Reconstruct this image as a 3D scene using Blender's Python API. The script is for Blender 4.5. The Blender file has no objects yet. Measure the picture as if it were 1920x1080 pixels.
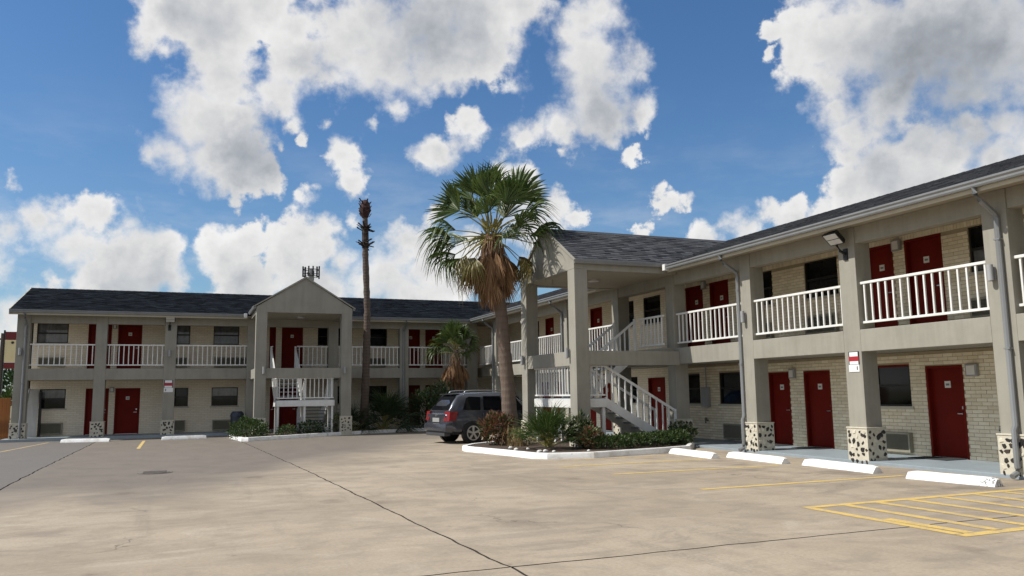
import bpy, bmesh, math, random
from mathutils import Vector, Matrix, noise
R = math.radians
random.seed(11)
S = bpy.context.scene
COL = S.collection
rnd = random.random
def U(a, b): return a + (b - a) * random.random()

# ------------------------------------------------------------------ camera
cam_d = bpy.data.cameras.new('camera')
cam = bpy.data.objects.new('camera', cam_d); COL.objects.link(cam)
cr = Vector((0.92808832, -0.37210023, -0.01390997)); cu = Vector((-0.03538469, -0.12532013, 0.99148514)); cf = Vector((0.37067505, 0.91969358, 0.1294748))
cam.matrix_world = Matrix(((cr.x, cu.x, -cf.x, 0), (cr.y, cu.y, -cf.y, 0), (cr.z, cu.z, -cf.z, 1.65), (0, 0, 0, 1)))
cam_d.sensor_width = 36; cam_d.lens = 36 * 1500.9 / 1920; cam_d.clip_end = 3000
S.camera = cam
S.view_settings.view_transform = 'Standard'; S.view_settings.look = 'None'
S.view_settings.exposure = 0.2; S.view_settings.gamma = 1.0; S.view_settings.use_curve_mapping = False
S.render.engine = 'CYCLES'
S.cycles.max_bounces = 6; S.cycles.use_denoising = True
S.cycles.sample_clamp_indirect = 6

# ------------------------------------------------------------------ node helper
class NT:
    def __init__(s, tree): s.t = tree; s.n = tree.nodes; s.l = tree.links
    def put(s, sock, v):
        if hasattr(v, 'is_output'): s.l.new(v, sock)
        elif v is not None: sock.default_value = v
    def math(s, op, a, b=None, c=None, clamp=False):
        n = s.n.new('ShaderNodeMath'); n.operation = op; n.use_clamp = clamp
        for i, v in enumerate((a, b, c)):
            if v is not None: s.put(n.inputs[i], v)
        return n.outputs[0]
    def vec(s, op, a, b=None, scale=None):
        n = s.n.new('ShaderNodeVectorMath'); n.operation = op
        s.put(n.inputs[0], a)
        if b is not None: s.put(n.inputs[1], b)
        if scale is not None: s.put(n.inputs[3], scale)
        return n.outputs[1] if op in ('DISTANCE', 'LENGTH', 'DOT_PRODUCT') else n.outputs[0]
    def noise(s, v, scale, detail=4, rough=.55, dist=0., out=0):
        n = s.n.new('ShaderNodeTexNoise'); s.put(n.inputs['Vector'], v)
        n.inputs['Scale'].default_value = scale; n.inputs['Detail'].default_value = detail
        n.inputs['Roughness'].default_value = rough; n.inputs['Distortion'].default_value = dist
        return n.outputs[out]
    def voro(s, v, scale, feat='F1', out='Distance', rnd_=1.):
        n = s.n.new('ShaderNodeTexVoronoi'); n.feature = feat; s.put(n.inputs['Vector'], v)
        n.inputs['Scale'].default_value = scale; n.inputs['Randomness'].default_value = rnd_
        return n.outputs[out]
    def ss(s, x, a, b, lo=0., hi=1., smooth=True):
        n = s.n.new('ShaderNodeMapRange'); n.interpolation_type = 'SMOOTHSTEP' if smooth else 'LINEAR'
        s.put(n.inputs[0], x)
        for i, v in enumerate((a, b, lo, hi)): n.inputs[i + 1].default_value = v
        return n.outputs[0]
    def mix(s, f, a, b, mode='MIX'):
        n = s.n.new('ShaderNodeMix'); n.data_type = 'RGBA'; n.blend_type = mode
        s.put(n.inputs[0], f)
        for i, v in ((6, a), (7, b)):
            if not hasattr(v, 'is_output') and len(v) == 3: v = (*v, 1)
            s.put(n.inputs[i], v)
        return n.outputs[2]
    def comb(s, x, y, z):
        n = s.n.new('ShaderNodeCombineXYZ')
        for i, v in enumerate((x, y, z)): s.put(n.inputs[i], v)
        return n.outputs[0]
    def sep(s, v):
        n = s.n.new('ShaderNodeSeparateXYZ'); s.put(n.inputs[0], v); return n.outputs
    def geo(s, k='Position'): return s.n.new('ShaderNodeNewGeometry').outputs[k]
    def oc(s): return s.n.new('ShaderNodeTexCoord').outputs['Object']
    def attr(s, name):
        n = s.n.new('ShaderNodeAttribute'); n.attribute_name = name; return n.outputs['Fac']
    def orand(s): return s.n.new('ShaderNodeObjectInfo').outputs['Random']

# ------------------------------------------------------------------ world: nishita sky with cumulus
SUN = Vector((-1, .2, 1.2)).normalized()
W = bpy.data.worlds.new('World'); S.world = W; W.use_nodes = True
w = NT(W.node_tree); w.n.clear()
sky = w.n.new('ShaderNodeTexSky'); sky.sky_type = 'NISHITA'; sky.sun_disc = False
sky.sun_elevation = math.asin(SUN.z); sky.sun_rotation = math.atan2(SUN.x, SUN.y) % (2 * math.pi)
sky.altitude = 50; sky.air_density = 1.0; sky.dust_density = .7; sky.ozone_density = 1.6
CLOUDS = [(-1.7, 24.6, 2.89), (1.4, 24.7, 3.32), (3.5, 25.6, 2.71), (-3.5, 23.5, 1.48), (6.0, 24.5, 1.97), (1.5, 21.3, 3.1), (0.1, 18.1, 2.79), (-1.4, 16.1, 2.12), (2.0, 17.1, 3.74), (3.9, 15.3, 2.01), (-2.6, 15.4, 1.22), (5.2, 20.0, 2.04), (3.0, 14.3, 1.2), (9.9, 24.8, 3.76), (12.7, 23.3, 3.52), (15.8, 25.1, 4.6), (19.8, 25.5, 3.93), (23.1, 26.9, 2.66), (6.6, 22.3, 2.71), (11.9, 26.3, 3.41), (18.6, 23.6, 1.97), (8.8, 21.7, 1.72), (27.4, 25.7, 2.51), (28.5, 22.9, 3.21), (31.1, 23.0, 1.45), (28.8, 20.0, 2.77), (31.4, 19.3, 1.47), (25.7, 18.8, 2.42), (23.1, 17.9, 1.94), (24.1, 18.5, 1.87), (28.7, 26.3, 2.14), (26.2, 17.2, 1.12), (17.0, 17.1, 1.78), (18.6, 18.9, 1.33), (15.6, 16.5, 1.18), (19.4, 18.1, 1.04), (9.7, 16.3, 1.29), (10.5, 14.7, 1.16), (7.7, 14.0, 1.0), (6.2, 18.4, 1.1), (7.1, 17.3, 0.77), (13.4, 19.9, 0.86), (11.6, 18.4, 0.54), (8.6, 18.6, 0.52), (-9.2, 11.6, 1.2), (-8.0, 11.0, 1.69), (-6.0, 11.9, 1.51), (-10.6, 10.4, 1.48), (-6.8, 9.9, 2.05), (-4.6, 9.1, 2.62), (-2.5, 8.8, 2.07), (-5.1, 7.2, 2.78), (-1.2, 7.7, 1.29), (-9.2, 6.1, 1.86), (-8.2, 6.7, 0.93), (2.3, 9.6, 1.92), (3.6, 10.7, 1.48), (1.4, 10.8, 0.82), (3.4, 7.7, 2.56), (7.2, 11.1, 1.99), (8.5, 10.2, 1.76), (6.9, 8.9, 2.62), (10.0, 8.8, 1.48), (9.1, 7.1, 2.22), (16.1, 12.9, 1.13), (14.5, 11.1, 1.69), (13.5, 8.2, 2.34), (15.8, 9.0, 2.35), (17.7, 7.5, 1.98), (12.0, 7.3, 1.87), (18.9, 10.7, 1.71), (15.1, 6.3, 2.65), (10.5, 12.1, 0.66), (22.1, 15.4, 1.58), (23.2, 14.4, 1.89), (24.8, 13.1, 1.82), (26.2, 12.1, 0.99), (23.6, 12.0, 2.36), (32.9, 12.7, 1.27), (31.7, 11.5, 0.9), (34.5, 12.9, 0.63), (35.7, 10.6, 1.47), (38.6, 11.1, 1.8), (40.7, 12.3, 1.21), (41.8, 11.6, 1.58), (43.1, 10.6, 2.25), (44.8, 17.6, 1.55), (45.8, 15.9, 2.31), (45.0, 13.2, 1.98), (47.7, 14.3, 2.66), (49.5, 15.1, 1.9), (49.8, 12.8, 2.75), (52.9, 15.7, 2.08), (54.7, 15.8, 1.84), (51.8, 14.2, 1.84), (53.7, 13.4, 2.62), (56.3, 14.6, 2.1), (44.4, 22.5, 2.99), (42.8, 21.1, 1.8), (46.9, 22.1, 4.16), (50.2, 21.8, 4.83), (53.8, 21.1, 5.24), (44.7, 19.8, 2.12), (48.7, 19.2, 2.47), (52.3, 18.4, 1.91), (56.8, 19.5, 4.45), (40.8, 23.8, 0.77), (40.6, 22.5, 0.63), (-10.8, 13.6, 0.52), (-10.6, 5.1, 1.83), (31.1, 16.6, 0.74), (-1.9, 5.0, 2.04), (4.8, 5.2, 2.53), (-12.6, 8.5, 2.63), (-14.0, 5.9, 3.19), (57.7, 12.1, 3.17), (60.0, 18.1, 3.4)]
SHADES = [(3.5, 16.0, 3.81, 0.8), (51.2, 19.7, 6.94, 1.0), (16.6, 25.8, 6.04, 0.6), (28.8, 19.6, 3.15, 0.6), (-2.9, 6.9, 3.71, 0.5), (3.7, 7.3, 2.86, 0.4), (8.3, 7.4, 2.95, 0.35), (47.3, 13.6, 3.0, 0.55), (-0.7, 24.4, 2.77, 0.45), (54.2, 12.7, 2.45, 0.3), (17.4, 16.5, 1.67, 0.2), (7.7, 22.6, 2.04, 0.4)]
dirv = w.n.new('ShaderNodeTexCoord').outputs['Generated']
dx, dy, dz = w.sep(dirv)
az = w.math('MULTIPLY', w.math('ARCTAN2', dx, dy), 180 / math.pi)
el = w.math('MULTIPLY', w.math('ARCSINE', dz), 180 / math.pi)
pp = w.comb(az, el, 0.)
# billowed edges: warp the position by layered noise, taken on the unit direction so that it has no seam
wn = w.vec('SUBTRACT', w.noise(dirv, 13, 2, .5, out=1), (.5, .5, .5))
wn2 = w.vec('SUBTRACT', w.noise(dirv, 42, 5, .62, out=1), (.5, .5, .5))
pw = w.vec('ADD', pp, w.vec('ADD', w.vec('SCALE', wn, scale=2.6), w.vec('SCALE', wn2, scale=2.3)))
pw = w.vec('MULTIPLY', pw, (1, 1, 0))
fld = None
for a, e, r_ in CLOUDS:
    d = w.vec('DISTANCE', pw, (a, e, 0))
    f = w.math('MULTIPLY_ADD', d, -1 / r_, 1.0)
    f = w.math('MULTIPLY', f, min(1.25, (.5 + .22 * r_)))
    if fld is None: fld = f
    else: fld = w.math('SMOOTH_MAX', fld, f, .25)
# broken cumulus goes on round the rest of the sky, thickened for fill light
gen = w.noise(w.vec('MULTIPLY', dirv, (1, 1, 2.0)), 3.1, 7, .56)
gen = w.math('MULTIPLY_ADD', gen, 9.0, -4.05)
fr = w.math('MAXIMUM', w.ss(w.math('ABSOLUTE', w.math('SUBTRACT', az, 22.)), 42, 56), w.ss(el, 29, 37))
fld = w.math('MAXIMUM', fld, w.math('ADD', gen, w.math('MULTIPLY_ADD', fr, 4., -4.)))
wv = w.vec('ADD', dirv, w.vec('SCALE', w.vec('SUBTRACT', w.noise(dirv, 30, 3, .55, out=1), (.5, .5, .5)), scale=.035))
v1 = w.voro(wv, 17, 'SMOOTH_F1'); v2 = w.voro(wv, 44, 'SMOOTH_F1'); fine = w.noise(dirv, 75, 6, .6)
lump = w.math('ADD', w.math('MULTIPLY_ADD', v1, -.85, .42), w.math('MULTIPLY_ADD', v2, -.62, .27))
fld = w.math('ADD', fld, w.math('ADD', lump, w.math('MULTIPLY_ADD', fine, .72, -.36)))
soft = w.ss(w.noise(dirv, 8, 2, .5), .36, .64, .7, 2.4)      # some edges crisp, some frayed
cov = w.ss(w.math('DIVIDE', fld, soft), -.05, .40)
# thin haze towards the horizon
thin = w.math('MULTIPLY', w.ss(w.noise(w.vec('MULTIPLY', dirv, (1, 1, 3)), 9, 6, .6), .42, .75), w.ss(el, 22, 3, .0, .35))
cov = w.math('MAXIMUM', cov, thin)
# self shadow: underside and depth of each mass grey, sunward billows bright
sh = None
for a, e, r_, k in SHADES:
    d = w.vec('DISTANCE', pw, (a, e, 0))
    f = w.math('MULTIPLY', w.ss(d, r_ * 1.15, r_ * .15), k)
    sh = f if sh is None else w.math('MAXIMUM', sh, f)
gsh = w.math('MULTIPLY', w.ss(fld, .5, 2.6), fr)
sh = w.math('MAXIMUM', sh, w.math('MULTIPLY', gsh, .8))
toward = tuple((SUN - cf * SUN.dot(cf)).normalized() * .022)
b1 = w.noise(dirv, 13, 5, .5); b2 = w.noise(w.vec('ADD', dirv, toward), 13, 5, .5)
c1 = w.noise(dirv, 46, 4, .55); c2 = w.noise(w.vec('ADD', dirv, tuple(v * .3 for v in toward)), 46, 4, .55)
bil = w.math('ADD', w.math('ADD', w.math('MULTIPLY', w.math('SUBTRACT', b1, b2), .5), w.math('MULTIPLY', w.math('SUBTRACT', c1, c2), .18)), w.math('MULTIPLY', lump, .16))
thick = w.ss(fld, .25, 1.5)
lum = w.math('SUBTRACT', w.math('SUBTRACT', .86, w.math('MULTIPLY', thick, .17)), w.math('MULTIPLY', sh, .36))
lum = w.math('ADD', lum, w.math('MULTIPLY', bil, .75))
lum = w.math('MINIMUM', w.math('MAXIMUM', lum, .36), .95)
lum = w.math('MULTIPLY', lum, 10.0)
ccol = w.mix(w.ss(lum, 4.0, 8.2), (.90, .955, 1.03), (1., .99, .975))
cl = w.vec('SCALE', ccol, scale=lum)
hz = w.ss(el, 26, 2)
skc = w.mix(1.0, sky.outputs[0], w.mix(hz, (.62, .93, 1.20), (.78, .98, 1.12)), 'MULTIPLY')
col = w.mix(w.math('MULTIPLY', cov, .96), skc, cl)
bg = w.n.new('ShaderNodeBackground'); w.l.new(col, bg.inputs[0]); bg.inputs[1].default_value = .085
w.l.new(bg.outputs[0], w.n.new('ShaderNodeOutputWorld').inputs[0])
W.cycles.sampling_method = 'MANUAL'; W.cycles.sample_map_resolution = 512

sl = bpy.data.lights.new('sun', 'SUN'); sl.energy = 4.6; sl.angle = R(.53); sl.color = (1, .965, .90)
so = bpy.data.objects.new('sun', sl); COL.objects.link(so)
so.rotation_euler = SUN.to_track_quat('Z', 'Y').to_euler(); so.location = (-20, 5, 30)

# ------------------------------------------------------------------ materials
def mat(name, fn=None, col=(.5, .5, .5), rough=.7, metal=0., spec=.4):
    m = bpy.data.materials.new(name); m.use_nodes = True
    t = NT(m.node_tree); b = t.n['Principled BSDF']
    b.inputs['Base Color'].default_value = (*col, 1); b.inputs['Roughness'].default_value = rough
    b.inputs['Metallic'].default_value = metal; b.inputs['Specular IOR Level'].default_value = spec
    if fn: fn(t, b)
    return m
def bump(t, b, h, strength=.3, dist=.02):
    n = t.n.new('ShaderNodeBump'); n.inputs['Strength'].default_value = strength; n.inputs['Distance'].default_value = dist
    t.l.new(h, n.inputs['Height']); t.l.new(n.outputs[0], b.inputs['Normal'])
def base(t, b, c): t.l.new(c, b.inputs['Base Color'])

def worn(c, c2, scale=1.2, amt=.6, bmp=.12, fine=60):
    def f(t, b):
        p = t.geo(); n1 = t.noise(p, scale, 6, .65); n2 = t.noise(p, fine, 3, .6)
        # streaks that run down a wall
        st = t.noise(t.vec('MULTIPLY', p, (5, 5, .35)), 1.3, 4, .6)
        k = t.math('MULTIPLY', t.ss(t.math('ADD', t.math('MULTIPLY', n1, .6), t.math('MULTIPLY', st, .4)), .38, .68), amt)
        base(t, b, t.mix(k, c, c2)); bump(t, b, n2, bmp, .01)
    return f
M = {}
M['paint'] = mat('greige_paint', worn((.300, .283, .236), (.232, .217, .180), 1.1, .85, .3), rough=.75)
M['ceil'] = mat('ceiling_paint', worn((.33, .295, .23), (.28, .25, .195), .9, .7, .1), rough=.8)
M['white'] = mat('white_paint', worn((.74, .73, .70), (.55, .54, .5), 2.5, .5, .05), rough=.45)
def f_kerb(t, b):
    p = t.geo(); n1 = t.noise(p, 2.6, 6, .7); n2 = t.noise(p, 22, 4, .7); n3 = t.noise(t.vec('MULTIPLY', p, (1, 1, 3)), 5, 5, .75)
    c = t.mix(t.ss(n1, .42, .7), (.80, .795, .78), (.60, .575, .53))
    c = t.mix(t.math('MULTIPLY', t.ss(t.math('ADD', t.math('MULTIPLY', n3, .7), t.math('MULTIPLY', n2, .3)), .60, .68), .75), c, (.30, .265, .225))
    c = t.mix(t.math('MULTIPLY', t.ss(t.noise(p, 1.1, 3, .6), .60, .70), t.ss(n2, .45, .6)), c, (.12, .11, .105))
    base(t, b, c); bump(t, b, n2, .4, .01)
M['stopw'] = mat('white_kerb_paint', f_kerb, rough=.6)
M['gutter'] = mat('gutter_metal', worn((.22, .225, .225), (.165, .17, .172), 1.5, .5, .03), rough=.4, metal=.2)
M['trim'] = mat('cream_trim', worn((.50, .455, .36), (.4, .36, .29), 1.5, .5, .1), rough=.6)
def f_brick(t, b):
    r_ = t.attr('tint'); p = t.geo()
    n1 = t.noise(p, 9, 5, .65); n2 = t.noise(p, 90, 3, .6)
    c = t.mix(r_, (.70, .60, .43), (.86, .77, .59))
    c = t.mix(t.math('MULTIPLY', t.ss(n1, .45, .75), .35), c, (.60, .48, .30))
    base(t, b, c); bump(t, b, n2, .35, .006)
M['brick'] = mat('cream_brick', f_brick, rough=.85)
M['mortar'] = mat('mortar', worn((.40, .33, .22), (.31, .255, .165), 6, .6, .4, 90), rough=.95)
def f_brickwall(t, b):
    p = t.geo(); x, y, z = t.sep(p)
    n = t.n.new('ShaderNodeTexBrick'); t.l.new(t.comb(t.math('ADD', x, y), z, 0.), n.inputs['Vector'])
    n.inputs['Scale'].default_value = 1; n.inputs['Brick Width'].default_value = .25; n.inputs['Row Height'].default_value = .083
    n.inputs['Mortar Size'].default_value = .009; n.inputs['Mortar Smooth'].default_value = .2
    n.inputs['Color1'].default_value = (.75, .665, .52, 1); n.inputs['Color2'].default_value = (.83, .745, .60, 1); n.inputs['Mortar'].default_value = (.63, .55, .42, 1)
    nn = t.noise(p, 3, 5, .6)
    base(t, b, t.mix(t.math('MULTIPLY', t.ss(nn, .45, .75), .35), n.outputs[0], (.68, .59, .45)))
    bump(t, b, n.outputs[1], -.5, .008)
M['brickwall'] = mat('brick_wall', f_brickwall, rough=.85)
def f_shingle(t, b, k=1.):
    kk = k if isinstance(k, tuple) else (k, k, k)
    q = lambda *c: tuple(v * u for v, u in zip(c, kk))
    r_ = t.attr('tint'); p = t.geo()
    n1 = t.noise(p, 1.1, 5, .6); n2 = t.noise(p, 160, 2, .7)
    c = t.mix(r_, q(.018, .020, .026), q(.082, .086, .095))
    c = t.mix(t.math('MULTIPLY', t.ss(n1, .42, .7), .35), c, q(.085, .082, .078))
    c = t.mix(t.math('MULTIPLY', n2, .5), c, q(.034, .037, .044))
    base(t, b, c); bump(t, b, n2, .4, .004)
M['shingle'] = mat('asphalt_shingle', f_shingle, rough=.92, spec=.25)
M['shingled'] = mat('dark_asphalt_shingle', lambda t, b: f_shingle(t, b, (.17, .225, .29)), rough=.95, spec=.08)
def f_door(t, b):
    p = t.geo(); n = t.noise(p, 2.5, 5, .6); r_ = t.orand()
    c = t.mix(t.ss(n, .35, .7), (.155, .0105, .0055), (.125, .0088, .0047))
    c = t.mix(t.math('MULTIPLY', r_, .35), c, (.195, .017, .010))
    base(t, b, c); bump(t, b, t.noise(p, 40, 3), .06, .005)
M['door'] = mat('red_door_paint', f_door, rough=.6, spec=.12)
M['frame'] = mat('bronze_frame', col=(.022, .020, .018), rough=.4, metal=.2)
def f_glass(t, b):
    p = t.geo(); n = t.noise(p, .8, 3, .5)
    base(t, b, t.mix(t.ss(n, .4, .65), (.004, .0045, .005), (.012, .013, .014)))
    bump(t, b, t.noise(p, 1.7, 1), .02, .05)
M['glass'] = mat('window_glass', f_glass, rough=.05, spec=.28)
M['curtain_refl'] = mat('curtain_reflection_glass', worn((.16, .16, .16), (.07, .072, .075), 3, 1., .02), rough=.06, spec=.6)  # pale curtain and window reflection both put into the pane colour
M['walk'] = mat('walkway_paint', worn((.26, .30, .325), (.21, .24, .258), .9, .8, .15), rough=.55)
M['mat_rubber'] = mat('dark_mat', worn((.03, .032, .035), (.05, .05, .05), 8, .6, .3), rough=.9)
M['cream_stone'] = mat('cream_terrazzo', worn((.56, .52, .42), (.42, .38, .30), 14, .7, .6, 50), rough=.8)
def f_stone(t, b):
    r_ = t.orand(); n = t.noise(t.geo(), 30, 4, .6)
    base(t, b, t.mix(n, t.mix(t.ss(r_, .55, 1.), (.012, .011, .011), (.07, .05, .036)), (.03, .027, .025))); bump(t, b, n, .5, .01)
M['black_stone'] = mat('black_stone', f_stone, rough=.4)
M['tan_stone'] = mat('tan_stone', lambda t, b: base(t, b, t.mix(t.orand(), (.46, .41, .31), (.66, .62, .52))), rough=.7)
M['ac'] = mat('grille_metal', worn((.30, .28, .215), (.23, .215, .17), 3, .6, .1), rough=.5, metal=.2)
M['acslot'] = mat('grille_shadow', col=(.05, .048, .04), rough=.8)
M['black'] = mat('black_plastic', col=(.012, .012, .013), rough=.45)
M['lampgrey'] = mat('grey_fixture', worn((.33, .33, .33), (.24, .24, .24), 5, .5, .05), rough=.45)
M['lens'] = mat('lamp_lens', col=(.55, .54, .52), rough=.15)
M['plate'] = mat('number_plate', col=(.70, .67, .62), rough=.4)
M['ink'] = mat('grey_print', col=(.18, .17, .17), rough=.5)
M['signw'] = mat('sign_white', worn((.78, .78, .78), (.62, .62, .63), 8, .4, .02), rough=.4)
M['signr'] = mat('sign_red', col=(.36, .022, .03), rough=.4)
M['signd'] = mat('faded_sign_red', worn((.13, .012, .014), (.10, .012, .012), 3, .6, .02), rough=.5)
M['signk'] = mat('sign_black', col=(.02, .02, .022), rough=.4)
M['signy'] = mat('sign_cream', worn((.60, .53, .33), (.5, .44, .28), 3, .5, .02), rough=.4)
M['metal'] = mat('steel', col=(.5, .5, .5), rough=.3, metal=.9)
M['hose'] = mat('hose_grey', col=(.10, .10, .10), rough=.5)

def f_conc(dark):
    def f(t, b):
        p = t.geo(); x, y, z = t.sep(p); flat = t.comb(x, y, 0.)
        n1 = t.noise(flat, .22, 5, .62, .6); n2 = t.noise(flat, 1.3, 6, .65, .3); n3 = t.noise(flat, 26, 4, .6); n4 = t.noise(flat, 170, 2, .6)
        sw = t.noise(t.vec('MULTIPLY', flat, (.55, 2.1, 1)), .8, 6, .68, .8)     # broom and tyre streaks across the lot
        c = t.mix(t.ss(n1, .36, .66), (.365, .302, .225), (.285, .233, .172))
        c = t.mix(t.math('MULTIPLY', t.ss(n2, .44, .66), .6), c, (.225, .185, .142))
        blot = t.noise(t.vec('MULTIPLY', flat, (.5, 1., 1)), .75, 7, .7, 1.2)
        c = t.mix(t.math('MULTIPLY', t.ss(blot, .54, .68), .6), c, (.43, .37, .29))
        c = t.mix(t.math('MULTIPLY', t.ss(blot, .46, .34), .6), c, (.205, .172, .138))
        c = t.mix(t.math('MULTIPLY', t.ss(sw, .50, .72), .55), c, (.385, .33, .255))
        c = t.mix(t.math('MULTIPLY', t.ss(sw, .46, .28), .5), c, (.21, .18, .15))
        # greyer, darker concrete over towards the far left
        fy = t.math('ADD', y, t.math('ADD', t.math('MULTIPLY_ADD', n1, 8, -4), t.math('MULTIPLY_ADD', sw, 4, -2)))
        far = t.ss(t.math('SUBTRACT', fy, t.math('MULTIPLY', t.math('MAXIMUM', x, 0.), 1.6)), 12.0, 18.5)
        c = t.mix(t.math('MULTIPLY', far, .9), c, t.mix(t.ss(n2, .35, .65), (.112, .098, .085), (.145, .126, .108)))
        # oil and rust spots
        v = t.voro(t.vec('ADD', flat, t.vec('SCALE', t.noise(flat, 4, 4, .7, out=1), scale=.55)), .62)
        k = t.math('MULTIPLY', t.ss(v, .20, .06), t.ss(t.noise(flat, .45, 2), .40, .62))
        c = t.mix(t.math('MULTIPLY', k, .62), c, (.12, .088, .068))
        # oil dripped in the bays before the blocks
        oil = t.math('MULTIPLY', t.math('MULTIPLY', t.ss(x, 9.2, 11.2), t.ss(x, 13.4, 12.0)), t.ss(t.noise(t.vec('MULTIPLY', flat, (.6, 1.1, 1)), .9, 5, .65), .5, .66))
        c = t.mix(t.math('MULTIPLY', oil, .5), c, (.10, .08, .062))
        v2 = t.voro(flat, 1.7); c = t.mix(t.math('MULTIPLY', t.ss(v2, .075, .03), .5), c, (.15, .115, .09))
        # hairline cracks
        cr_ = t.voro(t.vec('ADD', flat, t.vec('SCALE', t.noise(flat, 1.1, 4, out=1), scale=1.6)), .16, 'DISTANCE_TO_EDGE')
        kc = t.math('MULTIPLY', t.ss(cr_, .004, .0012), t.ss(t.noise(flat, .35, 2), .5, .6))
        c = t.mix(t.math('MULTIPLY', kc, .65), c, (.10, .08, .065))
        c = t.mix(t.math('MULTIPLY', t.ss(n3, .38, .68), .3), c, (.19, .155, .12))
        c = t.mix(t.math('MULTIPLY', t.ss(n4, .55, .75), .35), c, (.16, .135, .11))
        trk = t.noise(t.vec('ADD', t.vec('MULTIPLY', flat, (2.2, .16, 1)), t.vec('SCALE', t.noise(flat, .12, 2, out=1), scale=2.2)), 1.0, 4, .6)
        c = t.mix(t.math('MULTIPLY', t.math('MULTIPLY', t.ss(trk, .56, .70), t.ss(n3, .3, .6)), .38), c, (.17, .145, .12))
        if dark: c = t.mix(.48, c, (.105, .103, .103))
        base(t, b, c)
        bump(t, b, t.math('ADD', t.math('MULTIPLY', n4, .6), n3), .28, .008)
        t.l.new(t.ss(n2, .3, .7, .72, .92), b.inputs['Roughness'])
    return f
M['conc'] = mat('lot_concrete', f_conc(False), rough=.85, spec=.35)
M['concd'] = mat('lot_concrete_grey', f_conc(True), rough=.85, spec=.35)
M['joint'] = mat('joint_tar', worn((.03, .026, .022), (.06, .05, .04), 6, .8, .5), rough=.9)
def f_yel(t, b):
    p = t.geo(); n = t.noise(p, 5, 6, .75); n2 = t.noise(p, 45, 3, .7)
    k = t.ss(t.math('ADD', t.math('MULTIPLY', n, .6), t.math('MULTIPLY', n2, .4)), .56, .43)
    wear = t.attr('wear')
    k = t.math('MULTIPLY', t.math('ADD', k, t.math('MULTIPLY_ADD', wear, -1.0, .75)), 1, clamp=True)
    base(t, b, t.mix(k, (.30, .245, .18), (.58, .40, .115)))
M['yellow'] = mat('worn_yellow_paint', f_yel, rough=.75)
M['iron'] = mat('cast_iron', worn((.17, .15, .13), (.22, .19, .155), 9, .7, .6), rough=.6, metal=.3)
M['soil'] = mat('mulch', worn((.075, .05, .035), (.03, .022, .016), 8, .9, 1., 40), rough=.95)
M['earth'] = mat('dry_grass_ground', worn((.13, .12, .06), (.17, .14, .09), .2, .9, .6), rough=.95)

def f_trunk(c1, c2, ring, rb=.35):
    def f(t, b):
        p = t.oc(); x, y, z = t.sep(p)
        n = t.noise(p, 3, 5, .65); fib = t.noise(t.vec('MULTIPLY', p, (18, 18, 1.2)), 1.5, 5, .7)
        zz = t.math('ADD', z, t.math('MULTIPLY', n, .06))
        rg = t.math('SINE', t.math('MULTIPLY', zz, ring))
        k = t.math('ADD', t.math('MULTIPLY', fib, .75), t.math('MULTIPLY', t.ss(rg, .4, 1), rb))
        base(t, b, t.mix(t.ss(k, .3, .8), c1, c2))
        bump(t, b, t.math('ADD', fib, t.math('MULTIPLY', rg, rb)), .8, .03)
    return f
M['trunk'] = mat('palm_bark', f_trunk((.150, .108, .082), (.075, .052, .04), 30, .12), rough=.9)
M['trunk2'] = mat('dead_palm_bark', f_trunk((.115, .085, .066), (.05, .038, .03), 43, .16), rough=.9)
M['boot'] = mat('palm_boot', f_trunk((.05, .035, .028), (.022, .016, .013), 20), rough=.9)
M['budred'] = mat('dead_bud', worn((.055, .025, .022), (.02, .013, .012), 10, .8, .8), rough=.9)
def leafmat(name, c1, c2, c3=None, rough=.5, trans=.25, vein=True):
    def f(t, b):
        p = t.geo(); n = t.noise(p, 2.2, 4, .6); r_ = t.attr('tint')
        c = t.mix(r_, c1, c2)
        if c3: c = t.mix(t.ss(n, .52, .75), c, c3)
        base(t, b, c)
        tr = t.n.new('ShaderNodeBsdfTranslucent'); t.l.new(c, tr.inputs[0])
        mx = t.n.new('ShaderNodeMixShader'); mx.inputs[0].default_value = trans
        t.l.new(b.outputs[0], mx.inputs[1]); t.l.new(tr.outputs[0], mx.inputs[2])
        t.l.new(mx.outputs[0], t.n['Material Output'].inputs[0])
    return mat(name, f, rough=rough)
M['frond'] = leafmat('green_frond', (.034, .066, .015), (.115, .155, .036), rough=.42)
M['frondg'] = leafmat('bright_frond', (.028, .06, .012), (.085, .125, .03), rough=.45)
M['frondy'] = leafmat('yellowing_frond', (.13, .12, .03), (.24, .18, .07), rough=.5)
M['dead'] = leafmat('dead_frond', (.12, .055, .024), (.46, .28, .14), rough=.7, trans=.15)
M['petiole'] = mat('frond_stalk', worn((.25, .22, .07), (.16, .15, .05), 6, .7, .1), rough=.5)
M['petdead'] = mat('dead_stalk', worn((.21, .115, .06), (.10, .055, .03), 6, .7, .2), rough=.7)
M['hedge'] = leafmat('hedge_leaf', (.016, .038, .008), (.055, .092, .02), rough=.5)
M['hedge2'] = leafmat('hedge_leaf_light', (.045, .078, .017), (.10, .135, .036), rough=.5)
M['croton'] = leafmat('croton_leaf', (.09, .055, .025), (.27, .085, .05), (.16, .085, .04), rough=.5)
M['vari'] = leafmat('variegated_leaf', (.10, .12, .04), (.34, .32, .18), rough=.5)
M['straw'] = leafmat('dry_straw', (.22, .15, .07), (.40, .30, .15), rough=.8)
M['darkleaf'] = leafmat('dark_leaf', (.010, .022, .008), (.035, .06, .02), rough=.7)
M['twig'] = mat('twig', worn((.09, .06, .04), (.05, .035, .025), 8, .7, .3), rough=.9)
M['plank'] = mat('stained_plank', f_trunk((.36, .135, .035), (.21, .075, .022), 3), rough=.7)
M['rock'] = mat('white_pebble', worn((.62, .60, .56), (.45, .43, .4), 10, .7, .5), rough=.8)
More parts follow.
